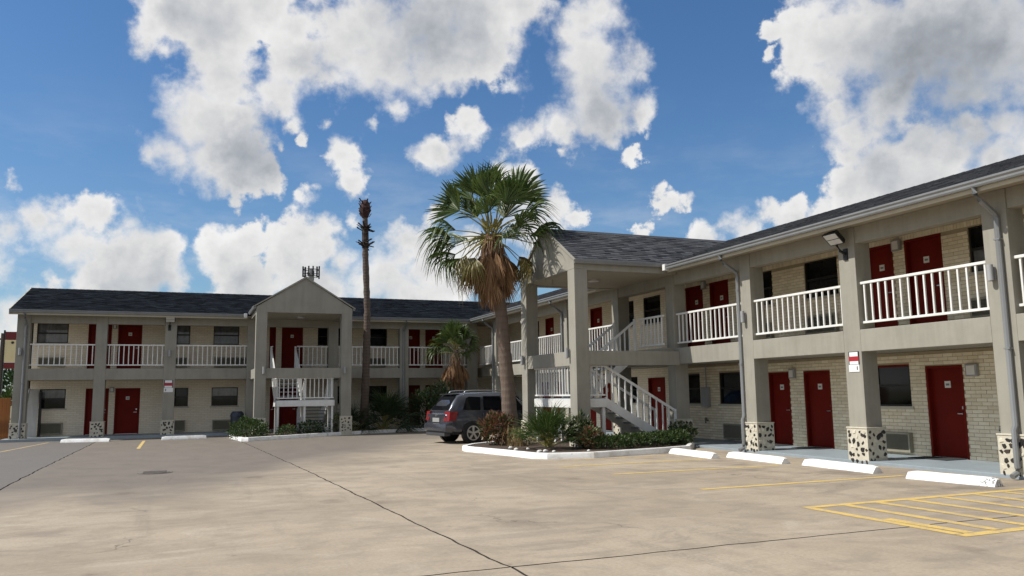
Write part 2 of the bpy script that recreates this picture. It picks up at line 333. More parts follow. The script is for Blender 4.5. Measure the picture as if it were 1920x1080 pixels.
M['bin'] = mat('bin_plastic', worn((.022, .028, .05), (.035, .04, .06), 4, .6, .05), rough=.4)
M['bucket'] = mat('bucket_plastic', col=(.42, .43, .42), rough=.4)
M['carpaint'] = mat('car_paint', worn((.066, .071, .088), (.06, .065, .08), 2, .5, .0), rough=.25, metal=.5)
M['carpaint'].node_tree.nodes['Principled BSDF'].inputs['Coat Weight'].default_value = .6
M['tint'] = mat('tinted_glass', col=(.004, .005, .007), rough=.06, spec=.2)
M['licplate'] = mat('license_plate_face', col=(.30, .30, .29), rough=.5)
M['tail'] = mat('tail_lamp', col=(.20, .008, .008), rough=.2)
M['tyre'] = mat('tyre_rubber', col=(.014, .014, .014), rough=.8)
M['alloy'] = mat('alloy_wheel', col=(.42, .42, .43), rough=.3, metal=.8)
M['cladding'] = mat('car_cladding', col=(.055, .057, .062), rough=.55)
M['wire'] = mat('wire_black', col=(.02, .02, .02), rough=.6)

# ------------------------------------------------------------------ mesh helper
class MB:
    def __init__(s): s.v = []; s.f = []; s.m = []; s.T = None; s.tint = None
    def add(s, vs, fs, mi=0):
        o = len(s.v)
        s.v += [tuple(s.T(*p)) if s.T else tuple(p) for p in vs]
        s.f += [tuple(i + o for i in f) for f in fs]; s.m += [mi] * len(fs)
        return s
    def box(s, x0, x1, y0, y1, z0, z1, mi=0):
        return s.add([(x0, y0, z0), (x1, y0, z0), (x1, y1, z0), (x0, y1, z0), (x0, y0, z1), (x1, y0, z1), (x1, y1, z1), (x0, y1, z1)],
                     [(0, 3, 2, 1), (4, 5, 6, 7), (0, 1, 5, 4), (1, 2, 6, 5), (2, 3, 7, 6), (3, 0, 4, 7)], mi)
    def hexa(s, a, b, mi=0):            # two quads -> closed solid
        return s.add(list(a) + list(b), [(3, 2, 1, 0), (4, 5, 6, 7), (0, 1, 5, 4), (1, 2, 6, 5), (2, 3, 7, 6), (3, 0, 4, 7)], mi)
    def prism(s, pts, off, mi=0):        # polygon pushed by a vector
        n = len(pts); q = [tuple(a + b for a, b in zip(p, off)) for p in pts]
        return s.add(list(pts) + q, [tuple(range(n))[::-1], tuple(range(n, 2 * n))] + [(i, (i + 1) % n, n + (i + 1) % n, n + i) for i in range(n)], mi)
    def tube(s, pts, rads, n=8, mi=0, cap=True):
        pts = [Vector(p) for p in pts]; vs = []; fs = []
        if not hasattr(rads, '__len__'): rads = [rads] * len(pts)
        for i, p in enumerate(pts):
            d = (pts[min(i + 1, len(pts) - 1)] - pts[max(i - 1, 0)]).normalized()
            a = d.orthogonal().normalized() if abs(d.z) < .95 else Vector((1, 0, 0)); b = d.cross(a).normalized(); a = b.cross(d)
            for k in range(n):
                t = 2 * math.pi * (k + .5) / n; vs.append(p + (a * math.cos(t) + b * math.sin(t)) * rads[i])
        for i in range(len(pts) - 1):
            for k in range(n): fs.append((i * n + k, i * n + (k + 1) % n, (i + 1) * n + (k + 1) % n, (i + 1) * n + k))
        if cap: fs += [tuple(range(n))[::-1], tuple(range((len(pts) - 1) * n, len(pts) * n))]
        return s.add(vs, fs, mi)
    def bar(s, p, q, wx, wz, mi=0):      # square bar between two points
        p = Vector(p); q = Vector(q); d = (q - p).normalized(); a = d.cross(Vector((0, 0, 1)))
        a = a.normalized() if a.length > 1e-4 else Vector((1, 0, 0)); u = a.cross(d).normalized()
        a *= wx / 2; u *= wz / 2
        return s.hexa([p - a - u, p + a - u, p + a + u, p - a + u], [q - a - u, q + a - u, q + a + u, q - a + u], mi)
    def mesh(s, name, mats, smooth=False, bevel=0, recalc=True):
        me = bpy.data.meshes.new(name); me.from_pydata(s.v, [], s.f)
        if not isinstance(mats, (list, tuple)): mats = [mats]
        for m in mats: me.materials.append(M[m] if isinstance(m, str) else m)
        me.polygons.foreach_set('material_index', s.m)
        if s.tint is not None:
            at = me.attributes.new('tint', 'FLOAT', 'FACE'); at.data.foreach_set('value', s.tint)
        if recalc or bevel:
            bm = bmesh.new(); bm.from_mesh(me); bmesh.ops.recalc_face_normals(bm, faces=bm.faces)
            if bevel: bmesh.ops.bevel(bm, geom=bm.edges[:], offset=bevel, segments=2, affect='EDGES', profile=.6, clamp_overlap=True)
            bm.to_mesh(me); bm.free()
        if smooth:
            me.polygons.foreach_set('use_smooth', [True] * len(me.polygons))
            if smooth != 2: me.set_sharp_from_angle(angle=R(38))
        me.update(); return me
    def build(s, name, mats, parent=None, **k):
        return inst(name, s.mesh(name, mats, **k), parent)
def inst(name, me, parent=None, mw=None):
    o = bpy.data.objects.new(name, me); COL.objects.link(o)
    if mw is not None: o.matrix_world = mw; ROOTS[o.name] = mw.copy()
    if parent: adopt(o, parent)
    return o
def adopt(o, parent):
    # geometry is given in world space: keep it where it is
    o.parent = parent; o.matrix_parent_inverse = ROOTS.get(parent.name, Matrix()).inverted()
ROOTS = {}
def world_of(o): return ROOTS.get(o.name, Matrix())
def thing(name, label, cat, loc=(0, 0, 0), rz=0., group=None):
    o = bpy.data.objects.new(name, None); COL.objects.link(o); o.empty_display_size = .2
    o.location = loc; o.rotation_euler = (0, 0, rz)
    ROOTS[o.name] = Matrix.Translation(loc) @ Matrix.Rotation(rz, 4, 'Z')
    return tag(o, label, cat, group)
def tag(o, label, cat, group=None):
    o['label'] = label; o['category'] = cat
    if group: o['group'] = group
    return o
def structure(o): o['kind'] = 'structure'; return o
def stuff(o): o['kind'] = 'stuff'; return o

# ================================================================== ground and parking lot
def gz(y):
    t = min(max((y - 20) / 18, 0), 1); return -.1 * t
b = MB(); b.add([(-900, -900, -.22), (900, -900, -.22), (900, 1500, -.22), (-900, 1500, -.22)], [(0, 1, 2, 3)])
structure(b.build('ground', 'earth'))
def sheet(x0f, x1f, y0, y1, nx, ny, dz, skirt=.05, jit=0.):
    b = MB(); vs = []; nf = nx * ny
    for j in range(ny + 1):
        y = y0 + (y1 - y0) * j / ny
        for i in range(nx + 1):
            a = x0f(y); c = x1f(y); x = a + (c - a) * i / nx
            jx = jit * (noise.noise((x * 3, y * 2.3, 1.7)) + .5 * noise.noise((x * 9, y * 7, 4))) if i in (0, nx) else 0
            jy = jit * noise.noise((x * 2.3, y * 3, 5.2)) if j in (0, ny) else 0
            vs.append((x + jx, y + jy, gz(y) + dz))
    fs = [(j * (nx + 1) + i, j * (nx + 1) + i + 1, (j + 1) * (nx + 1) + i + 1, (j + 1) * (nx + 1) + i) for j in range(ny) for i in range(nx)]
    if skirt:
        ring = [i for i in range(nx + 1)] + [(j + 1) * (nx + 1) - 1 for j in range(1, ny + 1)] + [ny * (nx + 1) + i for i in range(nx - 1, -1, -1)] + [j * (nx + 1) for j in range(ny - 1, 0, -1)]
        o = len(vs); vs += [(vs[i][0], vs[i][1], vs[i][2] - skirt) for i in ring]; n = len(ring)
        fs += [(ring[k], o + k, o + (k + 1) % n, ring[(k + 1) % n]) for k in range(n)]
    b.add(vs, fs); b.m = [0] * nf + [1] * (len(fs) - nf)
    return b
jA = lambda y: 3.17 - .037 * y
jL = lambda y: -2.98 - .011 * y
c_ = lambda v: (lambda y: v)
lot = structure(sheet(c_(-45), c_(13.75), -30, 39.5, 4, 60, -.045, 0).build('parking_lot', 'joint', recalc=False))
g = .015
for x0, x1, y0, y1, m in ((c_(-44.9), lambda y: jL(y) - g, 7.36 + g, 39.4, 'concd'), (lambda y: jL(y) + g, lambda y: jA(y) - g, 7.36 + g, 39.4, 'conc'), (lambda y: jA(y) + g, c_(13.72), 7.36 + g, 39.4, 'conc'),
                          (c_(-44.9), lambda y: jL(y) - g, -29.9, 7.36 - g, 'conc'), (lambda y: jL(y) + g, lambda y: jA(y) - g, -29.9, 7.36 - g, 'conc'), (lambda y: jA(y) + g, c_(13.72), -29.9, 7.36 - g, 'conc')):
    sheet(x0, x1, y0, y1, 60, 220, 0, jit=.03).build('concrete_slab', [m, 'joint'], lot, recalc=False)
def stripe(x0, y0, x1, y1, wd=.1, wear=.5):
    b = MB(); d = Vector((x1 - x0, y1 - y0, 0)); L = d.length; d /= L; n = Vector((-d.y, d.x, 0)) * wd / 2; k = max(2, int(L / .25)); vs = []
    for i in range(k + 1):
        p = Vector((x0, y0, 0)) + d * L * i / k
        for sgn in (-1, 1):
            q = p + n * sgn * (1 + .16 * noise.noise((p.x * 4 + sgn * 9, p.y * 4, .3))); vs.append((q.x, q.y, gz(q.y) + .004))
    b.add(vs, [(2 * i, 2 * i + 2, 2 * i + 3, 2 * i + 1) for i in range(k)])
    me = b.mesh('painted_stripe', 'yellow', recalc=False)
    at = me.attributes.new('wear', 'FLOAT', 'FACE'); at.data.foreach_set('value', [wear] * len(me.polygons))
    return inst('painted_stripe', me, lot)
for a in ((7.7, 16.42, 11.55, 16.42, .13, .42), (7.9, 14.42, 11.95, 14.32, .13, .42), (8.0, 11.53, 12.5, 11.53, .13, .36), (8.4, 17.9, 11.4, 17.85, .1, .7),
          (-1.5, 30.2, -1.6, 36.3, .11, .5), (-5.7, 31, -5.15, 37.4, .11, .9)): stripe(*a)
stripe(8.02, 9.12, 13.3, 9.13, .14, .3); stripe(8.02, 6.68, 13.3, 6.72, .15, .3)
for i, x in enumerate((8.07, 8.72, 9.32, 9.94, 10.59, 11.27, 11.9, 12.55, 13.2)): stripe(x, 9.05, x + (.0 if i else .02), 6.74, .145, U(.3, .55))
stripe(8.24, 7.9, 8.28, 6.75, .16, .3)
# manhole
b = MB(); b.T = lambda x, y, z: (x - .62, y + 19.75, z)
b.tube([(0, 0, .004), (0, 0, .012)], [.36, .36], 28); b.tube([(0, 0, .013), (0, 0, .018)], [.30, .30], 28)
for i in range(-3, 4): b.box(-.24, .24, i * .07 - .015, i * .07 + .015, .018, .024)
tag(b.build('manhole_cover', 'iron'), 'round dark iron manhole cover set in the concrete lot', 'manhole')

# kerbed planting beds
def bed(name, pts, inner, label_parent=None):
    bb = MB(); n = len(pts)
    bb.add([(x, y, gz(y) + .11) for x, y in inner], [tuple(range(len(inner)))])
    o = structure(bb.build(name, 'soil', recalc=False))
    kw = .16
    for i in range(n - 1):
        p, q = Vector((*pts[i], 0)), Vector((*pts[i + 1], 0)); L = (q - p).length; d = (q - p) / L
        def off(j):
            a = Vector((*pts[j], 0)); t1 = (a - Vector((*pts[j - 1], 0))).normalized() if j > 0 else None; t2 = (Vector((*pts[j + 1], 0)) - a).normalized() if j < n - 1 else None
            t = ((t1 or t2) + (t2 or t1)).normalized(); nn = Vector((-t.y, t.x, 0)); c = nn.dot(Vector((-(t1 or t2).y, (t1 or t2).x, 0)))
            return nn * kw / max(c, .4)
        a0, a1 = off(i), off(i + 1); k = MB(); m = max(2, int(L / .3)); vs = []; fs = []
        for j in range(m + 1):
            t = j / m; c = p.lerp(q, t); o_ = a0.lerp(a1, t); z = gz(c.y); r_ = .008 * noise.noise((c.x * 2, c.y * 2, 3)); ee = .003 if 0 < j < m else 0
            prof = [(0, -.06), (.02 + r_, .105), (.16, .145 + r_ * .6), (.5, .152 + r_ * .6), (.9, .145), (1, .09), (1, -.06)]
            for f_, h in prof: vs.append((c.x + o_.x * f_, c.y + o_.y * f_, z + h))
        for j in range(m):
            for u in range(6): fs.append((j * 7 + u, j * 7 + u + 1, (j + 1) * 7 + u + 1, (j + 1) * 7 + u))
        fs += [tuple(range(7)), tuple(range(m * 7, m * 7 + 7))]
        k.add(vs, fs).build('kerb', 'stopw', o, smooth=1)
    return o
isl = [(13.72, 20.0), (12.75, 18.78), (11.2, 18.42), (9.45, 18.12), (8.3, 18.42), (8.05, 18.75), (7.42, 22.3), (7.55, 22.85), (8.1, 23.6), (9.0, 24.3)]
bed('planting_bed', isl[::-1], [(13.72, 20.1), (12.75, 18.9), (9.45, 18.22), (8.3, 18.52), (8.12, 18.8), (7.5, 22.3), (8.1, 23.5), (9.0, 24.2), (10.9, 25.0), (13.72, 25.0)])
bl = [(1.72, 38.0), (1.68, 35.6), (1.95, 32.9), (2.2, 32.75), (6.2, 35.4), (8.35, 36.5), (9.7, 37.05), (11.0, 36.7), (12.7, 35.4), (13.7, 34.9)]
bed('planting_bed', bl, [(1.8, 38.65), (1.8, 35.6), (2.05, 33), (6.2, 35.5), (8.35, 36.6), (9.7, 37.15), (11, 36.8), (12.7, 35.5), (13.7, 35), (13.7, 38.65)])

# walkways in front of the rooms
b = MB(); b.box(13.70, 15.78, 2, 39.2, -.2, .07, 0)
structure(b.build('walkway', 'walk', bevel=.012))
b = MB(); b.box(-7.1, 13.69, 38.68, 41.03, -.3, .02, 0)
structure(b.build('walkway', 'walk', bevel=.012))

# ================================================================== the motel building
B = thing('motel_building', 'L-shaped two-storey greige motel with white balcony railings, red doors and grey shingle roof', 'motel', (13.75, 39, 0))
RW = lambda s, d, z: (13.75 + d, s, z)
LW = lambda s, d, z: (s, 39 + d, z)
def mb(T): b = MB(); b.T = T; return b

def holes_wall(T, s0, s1, z0, z1, d, depth, ops, name, m):
    b = mb(T); ss = sorted({s0, s1, *[o[0] for o in ops], *[o[1] for o in ops]}); zs = sorted({z0, z1, *[o[2] for o in ops], *[o[3] for o in ops]})
    ss = [x for x in ss if s0 <= x <= s1]; zs = [x for x in zs if z0 <= x <= z1]
    solid = lambda s, z: not any(o[0] < s < o[1] and o[2] < z < o[3] for o in ops)
    for i in range(len(ss) - 1):
        run = None
        for j in range(len(zs) - 1):
            ok = solid((ss[i] + ss[i + 1]) / 2, (zs[j] + zs[j + 1]) / 2)
            if ok: b.add([(ss[i], d, zs[j]), (ss[i + 1], d, zs[j]), (ss[i + 1], d, zs[j + 1]), (ss[i], d, zs[j + 1])], [(0, 1, 2, 3)])
    for a, c, e, f in ops:                # reveals
        b.add([(a, d, e), (a, d + depth, e), (a, d + depth, f), (a, d, f)], [(0, 1, 2, 3)]); b.add([(c, d, e), (c, d + depth, e), (c, d + depth, f), (c, d, f)], [(0, 1, 2, 3)])
        b.add([(a, d, f), (c, d, f), (c, d + depth, f), (a, d + depth, f)], [(0, 1, 2, 3)]); b.add([(a, d, e), (c, d, e), (c, d + depth, e), (a, d + depth, e)], [(0, 1, 2, 3)])
    b.add([(s0, d + depth + .06, z0), (s1, d + depth + .06, z0), (s1, d + depth + .06, z1), (s0, d + depth + .06, z1)], [(0, 1, 2, 3)])
    return b.build(name, m, B, recalc=False)

def door(T, s0, s1, z0, z1, hs, d=2.0, plate=True, label=None):
    D = .13; b = mb(T); b.box(s0 + .055, s1 - .055, d + D - .03, d + D + .015, z0 + .02, z1 - .055)
    o = b.build('door', 'door', B, bevel=.004)
    if label: o['label'] = label
    b = mb(T)
    for a, c in ((s0 + .002, s0 + .055), (s1 - .055, s1 - .002)): b.box(a, c, d - .012, d + D + .02, z0 + .002, z1 - .004)
    b.box(s0 + .055, s1 - .055, d - .012, d + D + .02, z1 - .055, z1 - .004)
    b.build('door_frame', 'door', o, bevel=.003)
    b = mb(T); b.box(s0 + .055, s1 - .055, d + .0, d + D - .03, z0, z0 + .018); b.build('threshold', 'metal', o)
    sc = (s0 + s1) / 2 - hs * .0
    if plate:
        b = mb(T); b.box(sc - .075, sc + .075, d + D - .042, d + D - .031, z0 + 1.55, z0 + 1.70); b.build('number_plate', 'plate', o)
        b = mb(T); b.box(sc - .045, sc + .045, d + D - .045, d + D - .0425, z0 + 1.60, z0 + 1.645); b.build('print', 'ink', o)
    b = mb(T); hx = (s0 + .14) if hs < 0 else (s1 - .14)
    b.tube([(hx, d + D - .035, z0 + .98), (hx, d + D - .085, z0 + .98)], [.024, .018], 10); b.bar((hx, d + D - .085, z0 + .98), (hx - hs * .11, d + D - .08, z0 + .98), .02, .02)
    b.box(hx - .025, hx + .025, d + D - .04, d + D - .031, z0 + 1.08, z0 + 1.14)
    b.build('door_handle', 'metal', o)
    return o
def window(T, s0, s1, z0, z1, d=2.0, curt=0, mats=('glass', 'glass')):
    D = .07; zm = (z0 + z1) / 2; b = mb(T); w_ = .04
    for a, c in ((s0 + .003, s0 + w_), (s1 - w_, s1 - .003)): b.box(a, c, d + D - .05, d + D + .02, z0 + .003, z1 - .003)
    for a, c in ((z0 + .003, z0 + w_), (z1 - w_, z1 - .003)): b.box(s0 + w_, s1 - w_, d + D - .05, d + D + .02, a, c)
    b.box(s0 + w_, s1 - w_, d + D - .045, d + D + .02, zm - .03, zm + .03)
    o = b.build('window', 'frame', B)
    for (a, c), m, dd in (((z0 + w_, zm - .03), mats[0], .004), ((zm + .03, z1 - w_), mats[1], .02)):
        b = mb(T); sm = (s0 + s1) / 2
        b.box(s0 + w_, s1 - w_, d + D - .004 + dd, d + D + .004 + dd, a, c); b.build('pane', m, o)
    b = mb(T); b.box(s0 - .06, s1 + .06, d - .05, d + D - .055, z0 - .07, z0 - .001); b.build('sill', 'trim', o, bevel=.006)
    return o

# openings --------------------------------------------------------
zL, zU = .07, 2.96
R_doors_lo = [(12.7, 13.66), (16.64, 17.63), (18.2, 19.08), (24.6, 25.75), (28.6, 29.55), (29.9, 30.85), (33.1, 34.05), (34.4, 35.35), (5.6, 6.55)]
R_win_lo = [(14.1, 15.18), (20.35, 21.45), (22.5, 23.5), (26.5, 27.5), (31.4, 32.5), (36.0, 37.0), (10.2, 11.1), (7.3, 8.4)]
R_doors_up = [(14.33, 15.2), (12.96, 13.98), (22.13, 23.12), (20.76, 21.74), (29.15, 30.2), (30.6, 31.5), (33.9, 34.85), (5.6, 6.55), (7.0, 7.95)]
R_win_up = [(16.14, 17.36), (18.7, 19.8), (11.2, 12.28), (26.6, 27.78), (24.72, 25.9), (32.1, 33.2), (35.6, 36.8), (9.2, 10.2)]
zLL, zLU = .02, 2.96
L_doors_lo = [(-4.3, -3.36), (-3.1, -2.06), (3.7, 4.0), (4.15, 5.05), (10.65, 11.25), (11.55, 12.5)]
L_win_lo = [(-6.12, -5.09), (-.95, .0), (1.03, 2.22), (8.4, 9.5), (6.7, 7.6)]
L_doors_up = [(-4.32, -3.36), (-3.1, -2.09), (3.62, 3.92), (4.2, 5.22), (10.3, 11.24), (11.54, 12.5)]
L_win_up = [(-6.36, -5.12), (-.95, -.01), (1.03, 2.2), (5.95, 7.1), (8.35, 9.48)]
def ops(dl, wl, z0, zd, zw0, zw1, d2, w2, u0, ud, uw0, uw1):
    return [(a, c, z0, zd) for a, c in dl] + [(a, c, zw0, zw1) for a, c in wl], [(a, c, u0, ud) for a, c in d2] + [(a, c, uw0, uw1) for a, c in w2]
Ro_lo, Ro_up = ops(R_doors_lo, R_win_lo, zL, 2.12, 1.2, 2.18, R_doors_up, R_win_up, zU, 5.12, 4.1, 5.1)
Lo_lo, Lo_up = ops(L_doors_lo, L_win_lo, zLL, 2.1, 1.22, 2.09, L_doors_up, L_win_up, zLU, 5.05, 4.13, 5.03)
wr_lo = holes_wall(RW, 2, 24.0, .0, 2.46, 2.0, .13, [o for o in Ro_lo if o[1] < 24], 'wall', 'mortar')
wr_up = holes_wall(RW, 2, 24.0, 2.94, 5.28, 2.0, .13, [o for o in Ro_up if o[1] < 24], 'wall', 'mortar')
holes_wall(RW, 24.0, 41, .0, 2.46, 1.992, .13, [o for o in Ro_lo if o[0] > 24], 'wall', 'brickwall')
holes_wall(RW, 24.0, 41, 2.94, 5.28, 1.992, .13, [o for o in Ro_up if o[0] > 24], 'wall', 'brickwall')
holes_wall(LW, -6.75, 15.7, -.05, 2.46, 2.0, .13, Lo_lo, 'wall', 'brickwall')
holes_wall(LW, -6.75, 15.7, 2.94, 5.28, 2.0, .13, Lo_up, 'wall', 'brickwall')
for s0, s1 in R_doors_lo: door(RW, s0, s1, zL, 2.12, -1)
for s0, s1 in R_doors_up: door(RW, s0, s1, zU, 5.12, -1)
for s0, s1 in L_doors_lo: door(LW, s0, s1, zLL, 2.1, 1, plate=s1 - s0 > .8)
for s0, s1 in L_doors_up: door(LW, s0, s1, zLU, 5.05, 1, plate=s1 - s0 > .8)
for s0, s1 in R_win_lo: window(RW, s0, s1, 1.2, 2.18)
b = mb(RW); b.box(14.1, 15.18, 1.985, 2.06, 2.135, 2.178); b.build('window_header', 'door', B)
for s0, s1 in R_win_up: window(RW, s0, s1, 4.1, 5.1, mats=('curtain_refl', 'glass') if s0 == 11.2 else ('glass', 'glass'))
for s0, s1 in L_win_lo: window(LW, s0, s1, 1.22, 2.09, mats=('glass', 'curtain_refl') if s0 in (1.03, -6.12) else ('glass', 'glass'))
for s0, s1 in L_win_up: window(LW, s0, s1, 4.13, 5.03, mats=('curtain_refl', 'curtain_refl') if s0 < 2 else ('glass', 'glass'))

# individual bricks on the near part of the right wing ---------------
def bricks(wall, z0, z1, ops_, s0, s1, soldier=None):
    out = []; H = .083; Lb = .25; rows = int((z1 - z0) / H); j = .010
    for r_ in range(rows):
        za = z0 + r_ * H; zb = za + H - j
        s = s0 - (Lb / 2 if r_ % 2 else 0)
        cuts = sorted((o[0] - .004, o[1] + .004) for o in ops_ if o[2] - .02 < (za + zb) / 2 < o[3] + .01)
        while s < s1:
            segs = [(max(s, s0), min(s + Lb - j, s1))]
            for a, c in cuts:
                nx = []
                for p, q in segs:
                    if q <= a or p >= c: nx.append((p, q))
                    else:
                        if a - p > .03: nx.append((p, a))
                        if q - c > .03: nx.append((c, q))
                segs = nx
            out += [(p, q, za, zb) for p, q in segs if q - p > .03]
            s += Lb
    if soldier:
        s = s0
        while s < s1: out.append((s, s + .073, soldier[0], soldier[1])); s += .083
    return out
bk = [(wr_lo, q) for q in bricks(wr_lo, .072, 2.44, [o for o in Ro_lo if o[1] < 24.5], 9.3, 24.0)]
bk += [(wr_up, q) for q in bricks(wr_up, 2.965, 5.10, [o for o in Ro_up if o[1] < 24.5], 9.3, 24.0, (5.125, 5.27))]
# those that show largest: nearest bays, between the piers
def rank(e):
    p, q, za, zb = e[1]; s = (p + q) / 2
    lo = za < 2.5
    if lo: hid = not (10.75 < s < 15.1 and .35 < za < 2.3)
    else: hid = not (11.2 < s < 15.0 and za > 4.15)
    return (hid, s)
bk.sort(key=rank)
base_b = MB(); base_b.box(-.5, .5, -.5, .5, -.5, .5)
br_meshes = []
for k in range(6):
    x = MB(); x.box(-.5, .5, -.5, .5, -.5, .5); x.tint = [min(1, max(0, .12 + k * .16))] * 6
    br_meshes.append(x.mesh('brick', 'brick'))
for wall, (p, q, za, zb) in bk[:300]:
    pr = U(.007, .011)
    mw = Matrix.Translation((15.75 - pr / 2 + .0005, (p + q) / 2, (za + zb) / 2)) @ Matrix.Diagonal((pr + .001, q - p, zb - za, 1))
    inst('brick', br_meshes[int(rnd() * 6)], wall, mw)
for wall in (wr_lo, wr_up):
    b = MB(); b.tint = []
    for w_, (p, q, za, zb) in bk[300:]:
        if w_ is wall: b.box(15.75 - U(.007, .011), 15.7505, p, q, za, zb); b.tint += [rnd()] * 6
    stuff(b.build('brick', 'brick', wall, recalc=False))

# frame: columns, beams, slabs ----------------------------------------
R_cols = [(6.2, 6.68), (9.92, 10.42), (13.55, 14.04), (17.2, 17.62), (20.87, 21.3), (24.3, 24.75), (28.4, 28.85), (32.4, 32.85), (36.3, 36.75), (2.6, 3.05)]
L_cols = [(-6.8, -6.3), (-3.82, -3.37), (-1.05, -.57), (2.46, 2.92), (6.18, 6.64), (9.68, 10.12), (13.2, 13.75)]
# one irregular black stone, six shapes
st_me = []
for k in range(6):
    n = random.choice((5, 6, 7)); pts = []
    for i in range(n):
        a = 2 * math.pi * (i + U(-.3, .3)) / n; r_ = U(.55, 1.0); pts.append((r_ * math.cos(a), 0, r_ * math.sin(a)))
    x = MB(); q = [(p[0] * .8, -1, p[2] * .8) for p in pts]; n_ = len(pts)
    x.add(pts + q, [tuple(range(n_, 2 * n_))] + [(i, (i + 1) % n_, n_ + (i + 1) % n_, n_ + i) for i in range(n_)])
    st_me.append(x.mesh('stone', 'black_stone'))
tan_me = []
for m_ in st_me:
    c = m_.copy(); c.materials.clear(); c.materials.append(M['tan_stone']); tan_me.append(c)
def pier(T, s0, s1, z0, zt, faces, seed):
    random.seed(seed); e = .045; b = mb(T); b.box(s0 - e, s1 + e, -e, .45 + e, z0, zt - .03); b.box(s0 - e - .012, s1 + e + .012, -e - .012, .462 + e, zt - .03, zt)
    o = b.build('pier_base', 'cream_stone', B, bevel=.008)
    for fc in faces:
        if fc == 'f': org = lambda u, v: (s0 - e + u, -e, z0 + v); wd = s1 - s0 + 2 * e
        elif fc == 'l': org = lambda u, v: (s0 - e, -e + u, z0 + v); wd = .45 + 2 * e
        else: org = lambda u, v: (s1 + e, -e + u, z0 + v); wd = .45 + 2 * e
        nz = int((zt - z0) / .125); nx = 4
        for j in range(nz):
            for i in range(nx):
                u = wd * (i + .5 + U(-.3, .3) + (.25 if j % 2 else -.25)) / nx; v = .09 + (zt - z0 - .16) * (j + U(-.3, .3)) / max(nz - 1, 1); rr = U(.042, .082)
                u = min(max(u, rr), wd - rr); v = min(max(v, rr + .02), zt - z0 - .05 - rr)
                c = Vector(T(*org(u, v)))
                # stone lies in local xz, faces -y; turn it to the outward normal
                nrm = Vector(T(s0, -1, 0)) - Vector(T(s0, 0, 0)) if fc == 'f' else (Vector(T(-1, 0, 0)) - Vector(T(0, 0, 0))) * (1 if fc == 'l' else -1)
                rot = Matrix.Rotation(math.atan2(nrm.x, -nrm.y), 4, 'Z')
                mw = Matrix.Translation(c) @ rot @ Matrix.Rotation(U(0, 6.28), 4, 'Y') @ Matrix.Diagonal((rr * U(.9, 1.5), .012, rr * U(.7, 1), 1))
                inst('stone', random.choice(tan_me if rnd() < .24 else st_me), o, mw)
    return o
def columns(T, cols, z0, near):
    for s0, s1 in cols:
        b = mb(T); b.box(s0, s1, 0, .45, z0, 5.245); b.build('column', 'paint', B, bevel=.012)
columns(RW, R_cols, -.02, 'l'); columns(LW, L_cols, -.14, 'l')
for i, (s0, s1) in enumerate(R_cols[:-1]): pier(RW, s0, s1, -.03, .79, ('f', 'l') if i < 5 else ('f',), 40 + i)
for i, (s0, s1) in enumerate(L_cols): pier(LW, s0, s1, -.15, .66, ('f',), 60 + i)
def bays(cols):
    c = sorted(cols); return [(c[i][1], c[i + 1][0]) for i in range(len(c) - 1)]
for T, cols in ((RW, R_cols), (LW, L_cols)):
    for a, c in bays(cols):
        b = mb(T); b.box(a, c, .0, .28, 2.44, 2.925); b.build('balcony_beam', 'paint', B, bevel=.01)
        b = mb(T); b.box(a, c, .03, .30, 4.87, 5.245); b.build('roof_beam', 'paint', B, bevel=.01)
b = mb(RW); b.box(2, 41.0, .281, 1.999, 2.47, 2.94); b.build('balcony_slab', 'ceil', B)
b = mb(LW); b.box(-6.75, 13.72, .281, 1.999, 2.47, 2.94); b.build('balcony_slab', 'ceil', B)
b = mb(RW); b.box(2, 41.0, -.5, 2.1, 5.247, 5.30); b.build('soffit', 'ceil', B)
b = mb(LW); b.box(-6.8, 13.2, -.5, 2.1, 5.247, 5.30); b.build('soffit', 'ceil', B)
# outer walls behind and at the ends
b = MB(); b.box(15.9, 22.3, 2, 2.25, -.2, 5.3); b.box(22.1, 22.3, 2.25, 47, -.2, 5.3); b.box(-6.75, 22.1, 46.8, 47, -.2, 5.3); b.box(-6.75, -6.5, 41.0, 46.8, -.2, 5.3)
b.build('outer_wall', 'brickwall', B)
b = MB(); b.prism([(-6.75, 39, 5.3), (-6.75, 47, 5.3), (-6.75, 43, 6.6)], (.2, 0, 0)); b.build('gable_wall', 'paint', B)

# railings -------------------------------------------------------------
bal = {}
def railing(T, s0, s1, d=.12, z0=3.06, z1=3.99, step=.2, parent=None, m='white'):
    P_ = parent or B
    o = bpy.data.objects.new('railing', None); COL.objects.link(o); adopt(o, P_); o.matrix_basis = Matrix()
    b = mb(T); b.box(s0, s1, d - .035, d + .035, z1 - .055, z1); b.build('top_rail', m, o, bevel=.006)
    b = mb(T); b.box(s0, s1, d - .025, d + .025, z0, z0 + .05); b.build('bottom_rail', m, o, bevel=.006)
    n = max(1, round((s1 - s0) / step)); key = round(z1 - z0, 3)
    if key not in bal:
        x = MB(); x.box(-.019, .019, -.019, .019, 0, z1 - z0 - .105); bal[key] = x.mesh('baluster', m, bevel=.004)
    for i in range(n):
        c = T(s0 + (s1 - s0) * (i + .5) / n, d, z0 + .05); inst('baluster', bal[key], o, Matrix.Translation(c))
    return o
for a, c in bays(R_cols):
    if a < 20.9 or a > 24.5: railing(RW, a, min(c, 38.9))
railing(RW, 36.75, 38.9)
for a, c in bays(L_cols):
    if not 2.5 < a < 3.5: railing(LW, a, c)
railing(RW, 20.95, 22.4, -.32, 3.03, 3.95); b = mb(RW); b.box(20.92, 24.3, -.42, -.001, 2.80, 2.93); b.build('balcony_slab', 'ceil', B)
railing(LW, 4.72, 6.18)

